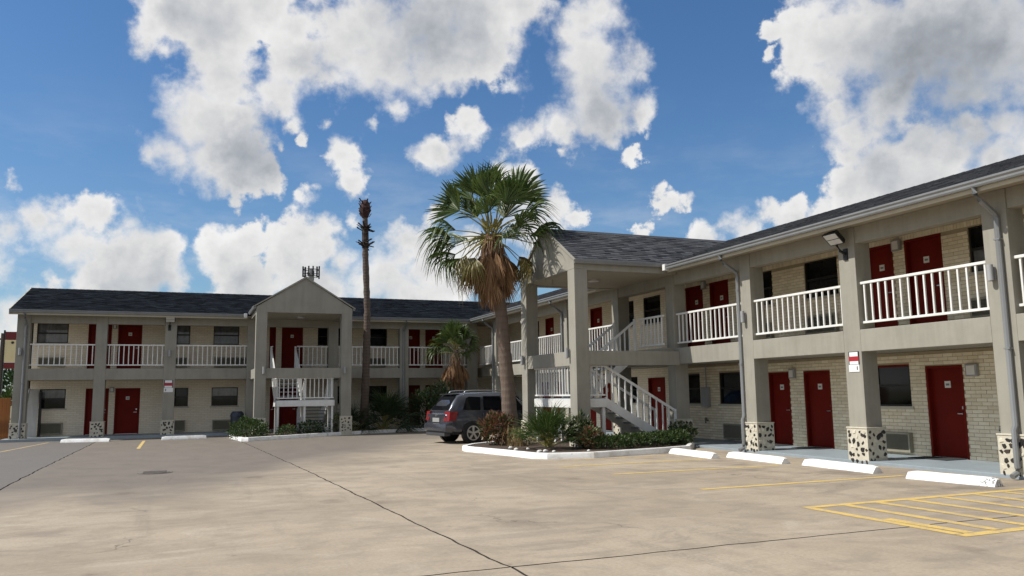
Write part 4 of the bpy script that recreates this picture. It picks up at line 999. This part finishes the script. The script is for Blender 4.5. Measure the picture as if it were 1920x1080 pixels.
# --- the bare dead palm trunk by the left porch
T_ = thing('bare_palm', 'tall bare palm trunk without fronds, charred knob on top', 'palm trunk', (7.52, 37.0, -.1))
trunk_mesh('trunk', [(7.52, 37, -.12), (7.53, 37, 1.0), (7.60, 37, 3.5), (7.62, 37, 5.5), (7.50, 37, 8.2), (7.47, 37, 10.1)], [.26, .19, .17, .15, .14, .12], 'trunk2', n=12, rough_=.06, parent=T_, sub=12)
b = MB(); b.tube([(7.47, 37, 9.95), (7.46, 37, 10.15), (7.46, 37, 10.4), (7.47, 37, 10.65), (7.47, 37, 10.8)], [.15, .23, .27, .20, .09], 10)
for i in range(26):
    a = i * 2.4; z = 10.0 + i * .028; b.bar((7.46 + math.cos(a) * .2, 37 + math.sin(a) * .2, z), (7.46 + math.cos(a) * .3, 37 + math.sin(a) * .3, z + .16), .06, .03)
b.build('bud', 'budred', T_)
b = MB(); b.tube([(7.5, 37, 8.5), (7.48, 37, 9.5)], [.165, .15], 10)
for i in range(34):
    a = i * 2.4; z = 8.55 + (i % 2) * .75 + rnd() * .25; L = U(.12, .34)
    b.bar((7.49 + math.cos(a) * .14, 37 + math.sin(a) * .14, z), (7.49 + math.cos(a) * (.16 + L), 37 + math.sin(a) * (.16 + L), z + U(-.14, .22)), .09, .03)
b.build('leaf_bases', 'boot', T_)

# --- smaller fan palm in the corner
T_ = thing('fan_palm', 'shorter shaded fan palm in the building corner behind the grey car', 'palm tree', (12.0, 37.25, -.05))
c0 = Vector((12.0, 37.25, 3.75))
trunk_mesh('trunk', [(12.05, 37.25, -.1), (12.02, 37.25, 1.5), c0], [.2, .15, .14], 'trunk', parent=T_)
random.seed(5)
for i in range(26):
    f_ = i / 26; a = i * 2.4 + U(-.2, .2); place(random.choice(G1 if f_ < .6 else G2), c0 + Vector((0, 0, .1 - .3 * f_)), a, R(80 - 88 * f_ + U(-6, 6)), U(-.6, .6), U(.66, .8), 'frond', T_)
for i in range(42):
    f_ = i / 42; a = i * 2.4; place(random.choice(D1), c0 + Vector((-math.sin(a) * .12, math.cos(a) * .12, -.15 - .5 * f_)), a, R(-62 - 24 * f_ + U(-6, 6)), U(-1, 1), U(.55, .72), 'dead_frond', T_)

# --- leafy shrubs
def leaf_cloud(n, fn, size, mats, seed, aspect=.5, nm='foliage', parent=None, up=.3):
    random.seed(seed); b = MB(); b.tint = []
    for i in range(n):
        p, out = fn(); p = Vector(p); o = (Vector(out) + Vector((U(-.8, .8), U(-.8, .8), U(-.5, .8) + up))).normalized()
        s = o.cross(Vector((U(-1, 1), U(-1, 1), U(-1, 1)))).normalized(); L = size * U(.6, 1.25); h = L * aspect / 2; nn = s.cross(o)
        b.add([p, p + o * L * .5 - s * h + nn * L * .06, p + o * L - nn * L * .1, p + o * L * .5 + s * h + nn * L * .06], [(0, 1, 2), (0, 2, 3)], int(rnd() * len(mats)) if len(mats) > 1 else 0)
        tn = min(1, max(0, random.gauss(.4, .25))); b.tint += [tn, tn]
    return b.build(nm, list(mats), parent, recalc=False)
def blob(cx, cy, cz, rx, ry, rz, seed, lump=.35):
    def f():
        while True:
            d = Vector((U(-1, 1), U(-1, 1), U(-.6, 1)))
            if .01 < d.length <= 1: break
        d.normalize(); k = (1 + lump * noise.noise((d.x * 2.2 + seed, d.y * 2.2, d.z * 2.2))) * (1 - .55 * rnd() ** 2.2)
        return (cx + d.x * rx * k, cy + d.y * ry * k, max(cz + d.z * rz * k, cz - rz * .95)), d
    return f
def shrub(label, cat, c, r_, n, size, mats, seed, aspect=.5, name='shrub', group=None, stems=5, lump=.35):
    t = thing(name, label, cat, (c[0], c[1], c[2] - r_[2] * .6), group=group)
    leaf_cloud(n, blob(*c, *r_, seed, lump), size, mats, seed, aspect, parent=t)
    b = MB(); random.seed(seed + 500)
    for i in range(stems):
        a = U(0, 6.28); k = U(.3, .75); b.tube([(c[0] + U(-.08, .08), c[1] + U(-.08, .08), c[2] - r_[2] * .98), (c[0] + math.cos(a) * r_[0] * k * .5, c[1] + math.sin(a) * r_[1] * k * .5, c[2] - r_[2] * .2), (c[0] + math.cos(a) * r_[0] * k, c[1] + math.sin(a) * r_[1] * k, c[2] + r_[2] * .5)], [.02, .014, .006], 5)
    b.build('stem', 'twig', t); return t
shrub('reddish croton shrub at the foot of the big palm, in front of the grey car', 'shrub', (8.72, 22.95, .56), (.48, .52, .46), 1400, .13, ('croton', 'croton', 'hedge'), 21, .42)
hg = 'low green shrubs of the clipped hedge'
for i, (x, y, rx, rz, lb) in enumerate(((10.75, 19.55, .62, .16, 'low green hedge shrub leftmost in its row, touching the brownish bush'), (11.6, 19.75, .66, .175, 'low green hedge shrub second in its row from the brownish bush'),
                                 (12.4, 19.85, .6, .18, 'low green hedge shrub in front of the foot of the right staircase'), (13.05, 20.05, .5, .18, 'low green hedge shrub last in its row, touching the pale variegated shrub'))):
    shrub(lb, 'hedge shrub', (x, y, .15 + rz * .85), (rx, .48, rz), 1500, .07, ('hedge', 'hedge', 'hedge2'), 30 + i, .55, 'hedge_shrub', hg, 4)
shrub('pale variegated shrub between the hedge and the rightmost spotted porch pier', 'shrub', (13.5, 20.3, .40), (.40, .34, .28), 560, .10, ('vari', 'hedge2', 'hedge'), 41, .5)
shrub('brownish variegated bush between the fan palm clump and the hedge', 'shrub', (10.2, 19.75, .38), (.33, .33, .28), 560, .12, ('vari', 'croton', 'hedge'), 42, .5)
shrub('dark leafy bush behind the fan palm clump against the porch pillar', 'shrub', (10.2, 20.3, .55), (.32, .32, .42), 560, .12, ('darkleaf', 'hedge', 'vari'), 43, .5)
shrub('bushy green shrub at the tip of the left kerbed bed, by the blue bin', 'shrub', (2.3, 34.4, .28), (.75, .95, .46), 1800, .11, ('hedge', 'hedge2', 'hedge'), 44, .5)
shrub('small low green plant in the left bed beside the white stair post', 'plant', (3.85, 35.0, .18), (.38, .3, .25), 420, .10, ('hedge', 'hedge2'), 45, .45)
shrub('low dark green plant in the left bed beside the white bucket', 'plant', (4.85, 35.15, .24), (.6, .32, .3), 620, .11, ('hedge', 'darkleaf'), 46, .45)
shrub('yellow green plant at the foot of the left porch right pillar', 'plant', (6.1, 35.75, .38), (.28, .25, .42), 420, .15, ('hedge2', 'vari'), 47, .3)
shrub('large dark shrub under the balcony left of the corner fan palm', 'shrub', (10.6, 37.5, .85), (.85, .55, 1.0), 2400, .14, ('darkleaf', 'darkleaf', 'hedge'), 48, .4, lump=.5)
shrub('tall dark bushy shrub between the corner fan palm and the plain pillar', 'shrub', (11.3, 36.9, 1.0), (.7, .5, 1.1), 1900, .15, ('darkleaf', 'darkleaf'), 49, .4, lump=.5)
def clump(label, x, y, z, n, sc, me, seed, name='fan_palm_clump', cat='palm shrub', lo=5, hi=78, extra=None):
    t = thing(name, label, cat, (x, y, z)); random.seed(seed)
    for i in range(n):
        f_ = i / n; a = i * 2.4 + U(-.2, .2); place(random.choice(me), Vector((x + U(-.08, .08), y + U(-.08, .08), z + .05)), a, R(hi - (hi - lo) * f_ + U(-7, 7)), U(-.6, .6), sc * U(.8, 1.12), 'frond', t)
    for i in range(extra or 0):
        a = i * 1.3; place(random.choice(D1), Vector((x, y, z + .1)), a, R(U(-8, 20)), U(-.5, .5), sc * .7, 'dead_frond', t)
    return t
S1 = [fan_frond(160 + i, .8, .95, 22, 75, .35, .25, ('frondg', 'petiole'), webbed=.35, wid=.8) for i in range(3)]
SD = [fan_frond(170 + i, .9, 1.0, 22, 80, .8, .2, ('darkleaf', 'petiole'), webbed=.35, wid=.8) for i in range(2)]
clump('spiky green fan palm clump at the kerb corner, right of the big palm trunk', 9.2, 20.3, .12, 38, .74, S1, 51, lo=16)
clump('dark sago like palm clump in the left bed right of the bare trunk', 8.5, 37.3, -.05, 30, 1.15, SD, 52, 'palm_clump', 'palm shrub', 0, 80)
clump('dark small palm in the left bed between porch pillar and bare trunk', 6.95, 36.6, -.05, 16, .8, SD, 53, 'palm_clump', 'palm shrub', 0, 75)
clump('bright green young palm rising behind the bare trunk under the balcony', 8.75, 38.0, .3, 16, .95, S1, 54, 'palm_clump', 'palm shrub', 30, 85)
# dry grass round the palm foot
t = thing('dry_grass_tuft', 'pale straw coloured dry grass tuft at the foot of the big palm', 'grass tuft', (9.5, 22.5, .1)); random.seed(9); b = MB(); b.tint = []
for i in range(150):
    x, y = 9.05 + random.gauss(0, .2), 22.35 + random.gauss(0, .3); L = U(.3, .75); a = U(0, 6.28); k = U(.1, .55); d = Vector((math.cos(a) * k, math.sin(a) * k, 1)).normalized(); s = Vector((-math.sin(a), math.cos(a), 0)) * .012
    p0 = Vector((x, y, .09)); p1 = p0 + d * L * .6; p2 = p1 + (d + Vector((math.cos(a), math.sin(a), -.5)) * .5).normalized() * L * .45
    b.add([p0 - s, p0 + s, p1 + s, p1 - s, p2], [(0, 1, 2, 3), (3, 2, 4)]); b.tint += [rnd()] * 2
b.build('blades', 'straw', t, recalc=False)
# white pebbles along the kerb inside the bed
random.seed(3)
pm = []
for k in range(3):
    b = MB(); bm = bmesh.new(); bmesh.ops.create_icosphere(bm, subdivisions=2, radius=1)
    for v in bm.verts: v.co *= 1 + .25 * noise.noise(v.co * 1.7 + Vector((k * 7, 0, 0)))
    me = bpy.data.meshes.new('pebble'); bm.to_mesh(me); bm.free(); me.materials.append(M['rock']); me.polygons.foreach_set('use_smooth', [True] * len(me.polygons)); pm.append(me)
for i in range(8):
    y = U(18.9, 20.8); x = 8.33 - (y - 18.75) * .155 + U(.05, .5)
    if i > 6: x, y = U(9.3, 12.8), U(18.75, 19.0)
    o = inst('pebble', pm[i % 3]); s = U(.035, .075); o.location = (x, y, .12 + s * .3); o.scale = (s, s * U(.7, 1.2), s * .7); o.rotation_euler = (0, 0, U(0, 6)); tag(o, 'small white pebble lying on the mulch inside the near white kerb', 'pebble', 'white pebbles in the near bed')

# ================================================================== odd things by the left wing
t = thing('trash_bin', 'dark blue round trash bin behind the shrub on the left walkway', 'trash bin', (2.08, 38.35, .02))
b = MB(); b.tube([(2.08, 38.45, -.12), (2.08, 38.45, .3), (2.08, 38.45, .76)], [.24, .27, .29], 20); b.build('drum', 'bin', t, smooth=1)
b = MB(); b.tube([(2.08, 38.45, .761), (2.08, 38.45, .80), (2.08, 38.45, .90), (2.08, 38.45, .985)], [.31, .31, .28, .2], 20); b.build('lid', 'bin', t, smooth=1)
t = thing('bucket', 'white plastic bucket in the left bed under the stairs', 'bucket', (5.55, 35.6, -.03))
b = MB(); b.tube([(5.55, 35.6, .01), (5.55, 35.6, .28)], [.12, .15], 16); b.tube([(5.55, 35.6, .25), (5.55, 35.6, .29)], [.16, .16], 16); b.build('pail', 'bucket', t, smooth=1)
b = MB(); b.tube([(5.4, 35.6, .27), (5.44, 35.52, .36), (5.55, 35.49, .40), (5.66, 35.52, .36), (5.7, 35.6, .27)], .008, 6); b.build('handle', 'metal', t)
t = thing('white_panel', 'tall white panel leaning beside the leftmost ground floor window', 'panel', (-6.25, 40.4, .02))
b = MB(); b.hexa([(-6.62, 40.2, .03), (-6.12, 40.55, .03), (-6.09, 40.5, .03), (-6.59, 40.15, .03)], [(-6.42, 40.45, 2.1), (-6.1, 40.78, 2.1), (-6.07, 40.73, 2.1), (-6.39, 40.4, 2.1)]); b.build('sheet', 'white', t, bevel=.004)
b = MB(); b.hexa([(-6.64, 40.17, .02), (-6.6, 40.2, .02), (-6.58, 40.14, .02), (-6.62, 40.11, .02)], [(-6.44, 40.43, 2.12), (-6.4, 40.46, 2.12), (-6.38, 40.4, 2.12), (-6.42, 40.37, 2.12)]); b.build('edge_strip', 'lampgrey', t)
b = MB(); b.box(-6.06, -5.98, 40.6, 40.9, .03, 1.95)  # added black box stands in for the dark gap beside the panel
tag(b.build('dark_gap', 'black'), 'narrow black strip filling the dark gap right of the leaning white panel', 'board')
# fence
t = thing('wooden_fence', 'orange stained wooden board fence at the left end of the building', 'fence', (-8.5, 40.0, -.1))
for i in range(26):
    x = -7.02 - i * .15; b = MB(); h = 1.72 + U(-.02, .02); b.box(x - .146, x, 40.0 + U(0, .006), 40.03, -.12, h); b.build('plank', 'plank', t, bevel=.004)
for z in (.2, 1.45):
    b = MB(); b.box(-10.9, -7.0, 40.035, 40.09, z, z + .09); b.build('rail', 'plank', t)
# agave-like yucca behind the fence
t = thing('yucca', 'spiky yucca plant showing above the wooden fence', 'yucca', (-7.35, 41.2, 0)); random.seed(8)
b = MB(); b.tube([(-7.4, 41.2, -.2), (-7.36, 41.2, 1.5)], [.1, .08], 8); b.build('stem', 'twig', t)
b = MB(); b.tint = []
for i in range(70):
    a = i * 2.4; e = R(U(5, 85)); d = Vector((math.cos(a) * math.cos(e), math.sin(a) * math.cos(e), math.sin(e))); s = d.cross(Vector((0, 0, 1))).normalized() * .035; p = Vector((-7.36, 41.2, 1.5 + U(-.25, .15))); L = U(.6, 1.0)
    b.add([p - s * .6, p + s * .6, p + d * L * .5 + s, p + d * L * .5 - s, p + d * L + Vector((0, 0, -.05))], [(0, 1, 2, 3), (3, 2, 4)]); b.tint += [rnd()] * 2
b.build('leaves', ['darkleaf' if False else 'hedge'], t, recalc=False)
# pole sign
t = thing('pole_sign', 'tall red and cream pole sign beyond the left end of the building', 'sign', (-8.4, 48, -.2))
b = MB(); b.box(-8.92, -8.86, 47.9, 48.1, -.2, 5.2); b.box(-7.6, -7.5, 47.9, 48.1, -.2, 5.2); b.build('post', 'black', t)
b = MB(); b.box(-8.84, -7.62, 47.92, 48.08, 4.72, 5.12); b.build('red_panel', 'signd', t)
b = MB(); b.box(-8.84, -7.62, 47.92, 48.08, 3.56, 4.70); b.box(-8.84, -7.62, 47.912, 47.919, 3.86, 3.89); b.build('cream_panel', 'signy', t)
b = MB(); b.tube([(-8.5, 47.915, 4.56), (-8.5, 47.905, 4.56)], .07, 10); b.build('emblem', 'signk', t)
b = MB(); b.box(-8.84, -7.62, 47.92, 48.08, 3.22, 3.54); b.build('red_panel', 'signd', t)
# utility pole with wires
t = thing('utility_pole', 'grey utility pole with wires far off beyond the fence', 'utility pole', (-13.1, 70, -.2))
b = MB(); b.tube([(-13.1, 70, -.2), (-13.1, 70, 6.6)], [.15, .11], 8); b.build('pole', 'trunk2', t)
b = MB(); b.box(-14.2, -12.0, 69.95, 70.05, 6.1, 6.22); b.build('cross_arm', 'twig', t)
for x, z in ((-14.0, 6.3), (-12.2, 6.3)):
    b = MB(); b.tube([(x + (-40) * k / 8, 70, z - 2.2 * (k / 8) * (1 - k / 8) * 2) for k in range(9)], .012, 4); b.build('wire', 'wire', t)
for i, (x, y, rx, h) in enumerate(((-19, 75, 3.2, 2.7), (-25.5, 78, 4.0, 3.3), (-15.2, 92, 3.6, 2.6))):
    t = thing('leafy_tree', ('round dark tree far off left of the fence', 'broad dark tree furthest left beyond the lot', 'low distant tree behind the pole sign')[i], 'tree', (x, y, -.2))
    leaf_cloud(1600, blob(x, y, h, rx, rx, h * .75, i + 3, .5), .5, ('darkleaf', 'hedge'), 60 + i, .6, 'crown', t)
    b = MB(); b.tube([(x, y, -.2), (x, y, h * .9)], [.3, .18], 8); b.build('trunk', 'trunk2', t)
# cell antenna cluster behind the left porch
t = thing('antenna_mast', 'dark cluster of cell antennas rising behind the left porch gable', 'antenna mast', (8.95, 66, -.2))
b = MB(); b.tube([(8.95, 66, -.2), (8.95, 66, 11.9)], [.3, .2], 10); b.build('mast', 'lampgrey', t)
b = MB()
for z in (11.25, 11.8): b.tube([(8.95 + .6 * math.cos(k * math.pi / 6), 66 + .6 * math.sin(k * math.pi / 6), z) for k in range(13)], .035, 5)
for k in range(6): b.bar((8.95, 66, 11.5), (8.95 + .6 * math.cos(k), 66 + .6 * math.sin(k), 11.5), .05, .05)
b.build('platform', 'black', t)
random.seed(2)
for k in range(12):
    a = k * math.pi / 6 + .1; x, y = 8.95 + .66 * math.cos(a), 66 + .66 * math.sin(a); b = MB(); h = U(-.12, .22); b.box(x - .055, x + .055, y - .05, y + .05, 11.1 + h, 11.95 + h); b.build('antenna', 'black', t, bevel=.02)

# ================================================================== the car
def suv(org, ang):
    t = thing('parked_car', 'silver grey sport utility car parked behind the palm bed, tail to the lot', 'car', org, ang)
    mw = ROOTS[t.name]; T = lambda x, y, z: tuple(mw @ Vector((x, y, z)))
    def loft(name, secs, m, **k):
        b = mb(T); n = len(secs[0][1]); vs = []
        for x, pts in secs: vs += [(x + (p[2] if len(p) > 2 else 0), p[0], p[1]) for p in pts] + [(x + (p[2] if len(p) > 2 else 0), -p[0], p[1]) for p in pts[::-1]]
        n2 = 2 * n
        fs = [(i * n2 + u, i * n2 + (u + 1) % n2, (i + 1) * n2 + (u + 1) % n2, (i + 1) * n2 + u) for i in range(len(secs) - 1) for u in range(n2)] + [tuple(range(n2)), tuple(range((len(secs) - 1) * n2, len(secs) * n2))]
        return b.add(vs, fs).build(name, m, t, smooth=1, **k)
    def lo(w, z0, z1, hood=None): return [(w * .80, z0), (w * .97, z0 + .10), (w, z0 + .26), (w * .985, (z0 + z1) / 2 + .12), (w * .955, z1 - .05), (w * .90, z1), (w * .45, z1 + (.03 if hood else .0))]
    loft('body', [(.03, lo(.78, .42, .98)), (.10, lo(.84, .34, 1.03)), (.35, lo(.895, .30, 1.05)), (.95, lo(.91, .29, 1.06)), (2.0, lo(.91, .27, 1.04)), (3.0, lo(.91, .27, 1.02)), (3.45, lo(.905, .28, 1.0, 1)), (4.0, lo(.88, .29, .96, 1)), (4.35, lo(.83, .30, .90, 1)), (4.52, lo(.72, .34, .78, 1))], 'carpaint')
    def up(wb, wt, zt): return [(wb, 1.0), (wb * .985, 1.1), ((wb + wt) / 2, (1.03 + zt) / 2), (wt, zt - .07), (wt - .09, zt - .01), (wt * .45, zt + .02)]
    loft('cabin', [(.14, [(.80, 1.0), (.795, 1.06), (.78, 1.09), (.75, 1.10), (.7, 1.105), (.4, 1.11)]), (.30, up(.82, .70, 1.36)), (.52, up(.845, .66, 1.62)), (.75, up(.85, .665, 1.67)), (1.5, up(.855, .67, 1.70)), (2.3, up(.855, .665, 1.69)), (2.75, up(.85, .65, 1.63)), (3.15, up(.84, .70, 1.36)), (3.5, [(.83, 1.0), (.82, 1.02), (.8, 1.03), (.76, 1.035), (.7, 1.04), (.4, 1.045)])], 'carpaint')
    side = lambda x, z, s: (x, s * (.852 - (.852 - .672) * (z - 1.08) / (1.62 - 1.08) + .012), z)
    def glass(name, poly, s):
        b = mb(T); p = [side(x, z, s) for x, z in poly]; b.prism(p, (0, s * .006, 0)); return b.build(name, 'tint', t)
    for s in (-1, 1):
        glass('side_window', [(.62, 1.13), (1.28, 1.11), (1.36, 1.55), (.92, 1.57), (.80, 1.52)], s)
        glass('side_window', [(1.42, 1.11), (2.16, 1.09), (2.14, 1.57), (1.46, 1.575)], s)
        glass('side_window', [(2.24, 1.09), (3.08, 1.07), (2.78, 1.48), (2.62, 1.55), (2.22, 1.57)], s)
    b = mb(T); b.hexa([(.155, -.66, 1.12), (.155, .66, 1.12), (.475, .56, 1.575), (.475, -.56, 1.575)], [(.135, -.66, 1.125), (.135, .66, 1.125), (.455, .56, 1.585), (.455, -.56, 1.585)]); b.build('rear_window', 'tint', t)
    b = mb(T); b.hexa([(3.46, -.68, 1.06), (3.46, .68, 1.06), (2.83, .56, 1.60), (2.83, -.56, 1.60)], [(3.48, -.68, 1.07), (3.48, .68, 1.07), (2.85, .56, 1.615), (2.85, -.56, 1.615)]); b.build('windshield', 'tint', t)
    b = mb(T); b.box(.40, .66, -.52, .52, 1.645, 1.672); b.build('spoiler', 'carpaint', t, bevel=.01)
    loft('rear_bumper', [(-.09, [(.70, .44), (.76, .5), (.76, .62), (.7, .66)]), (-.04, [(.80, .40), (.84, .46), (.84, .66), (.8, .68)]), (.18, [(.88, .38), (.905, .44), (.905, .67), (.88, .69)])], 'carpaint')
    b = mb(T); b.box(-.03, .2, -.72, .72, .26, .40); b.build('lower_valance', 'cladding', t, bevel=.02)
    for s in (-1, 1):
        b = mb(T); a = sorted((s * .90, s * .60)); c = sorted((s * .918, s * .895))
        b.prism([(.02, s * .56, .78), (.06, s * .86, .78), (.36, s * .925, .80), (.40, s * .925, .98), (.34, s * .90, 1.10), (.10, s * .82, 1.12), (.09, s * .60, 1.12)], (.02, 0, 0)) if False else b.hexa([(.0, s * .58, .76), (.05, s * .93, .76), (.30, s * .93, .78), (.30, s * .58, .78)], [(.055, s * .60, 1.08), (.09, s * .905, 1.08), (.40, s * .905, 1.07), (.40, s * .60, 1.08)]); b.build('tail_lamp', 'tail', t, bevel=.006)
    b = mb(T); b.box(-.002, .028, -.26, .26, .72, .86); b.build('license_plate', 'licplate', t, bevel=.003)
    b = mb(T); b.tube([(.03, 0, .95), (-.0, 0, .95)], .05, 12); b.build('badge', 'metal', t)
    for s in (-1, 1):
        b = mb(T); b.tube([(.78, s * .57, 1.69), (.86, s * .57, 1.755), (1.1, s * .575, 1.775), (2.2, s * .575, 1.765), (2.42, s * .57, 1.745), (2.5, s * .565, 1.68)], .020, 8); b.build('roof_rail', 'alloy', t, smooth=2)
        b = mb(T); b.box(1.56, 1.72, *sorted((s * .915, s * .94)), .90, .93); b.box(2.42, 2.58, *sorted((s * .915, s * .94)), .89, .92); b.build('door_handle', 'carpaint', t, bevel=.006)
        b = mb(T); b.box(2.95, 3.12, *sorted((s * .88, s * 1.08)), 1.02, 1.16); b.build('mirror', 'carpaint', t, bevel=.03)
        for x in (1.38, 2.2, 3.12): b = mb(T); b.box(x - .006, x + .006, *sorted((s * .88, s * .915)), .42, 1.0); b.build('door_gap', 'cladding', t)
        b = mb(T); b.box(1.38, 3.2, *sorted((s * .86, s * .922)), .27, .40); b.build('sill_cladding', 'cladding', t, bevel=.01)
        b = mb(T); b.box(4.28, 4.46, *sorted((s * .56, s * .82)), .66, .82); b.build('headlight', 'lens', t, bevel=.02)
        for x in (.95, 3.55):
            b = mb(T); k = 18; b.add([(x + .40 * math.cos(i / k * 6.2832), s * .80, .35 + .40 * math.sin(i / k * 6.2832)) for i in range(k)] + [(x + .40 * math.cos(i / k * 6.2832), s * .925, .35 + .40 * math.sin(i / k * 6.2832)) for i in range(k)], [tuple(range(k, 2 * k))] + [(i, (i + 1) % k, k + (i + 1) % k, k + i) for i in range(k)]); b.build('wheel_arch', 'black', t)
            w0, w1 = s * .72, s * .945
            b = mb(T); b.tube([(x, s * .70, .345), (x, s * .73, .345), (x, s * .93, .345), (x, s * .95, .345)], [.30, .345, .345, .315], 28); o = b.build('wheel', 'tyre', t, smooth=1)
            b = mb(T); b.tube([(x, s * .90, .345), (x, s * .957, .345)], [.24, .235], 28); b.build('rim_disc', 'black', o)
            b = mb(T)
            for i in range(24):
                a0, a1 = i / 24 * 6.2832, (i + 1) / 24 * 6.2832; Q = lambda a, r_, y: (x + r_ * math.cos(a), y, .345 + r_ * math.sin(a))
                b.hexa([Q(a0, .215, s * .94), Q(a1, .215, s * .94), Q(a1, .25, s * .94), Q(a0, .25, s * .94)], [Q(a0, .215, s * .965), Q(a1, .215, s * .965), Q(a1, .25, s * .965), Q(a0, .25, s * .965)])
            for i in range(5):
                a = i / 5 * 6.2832 + .3; Q = lambda r_, o_, y: (x + r_ * math.cos(a) - o_ * math.sin(a), y, .345 + r_ * math.sin(a) + o_ * math.cos(a))
                b.hexa([Q(.03, -.035, s * .95), Q(.22, -.05, s * .95), Q(.22, .05, s * .95), Q(.03, .035, s * .95)], [Q(.03, -.025, s * .972), Q(.22, -.038, s * .968), Q(.22, .038, s * .968), Q(.03, .025, s * .972)])
            b.tube([(x, s * .95, .345), (x, s * .975, .345)], [.06, .05], 14); b.build('rim', 'alloy', o)
    return t
suv((7.92, 26.82, -.035), R(9))
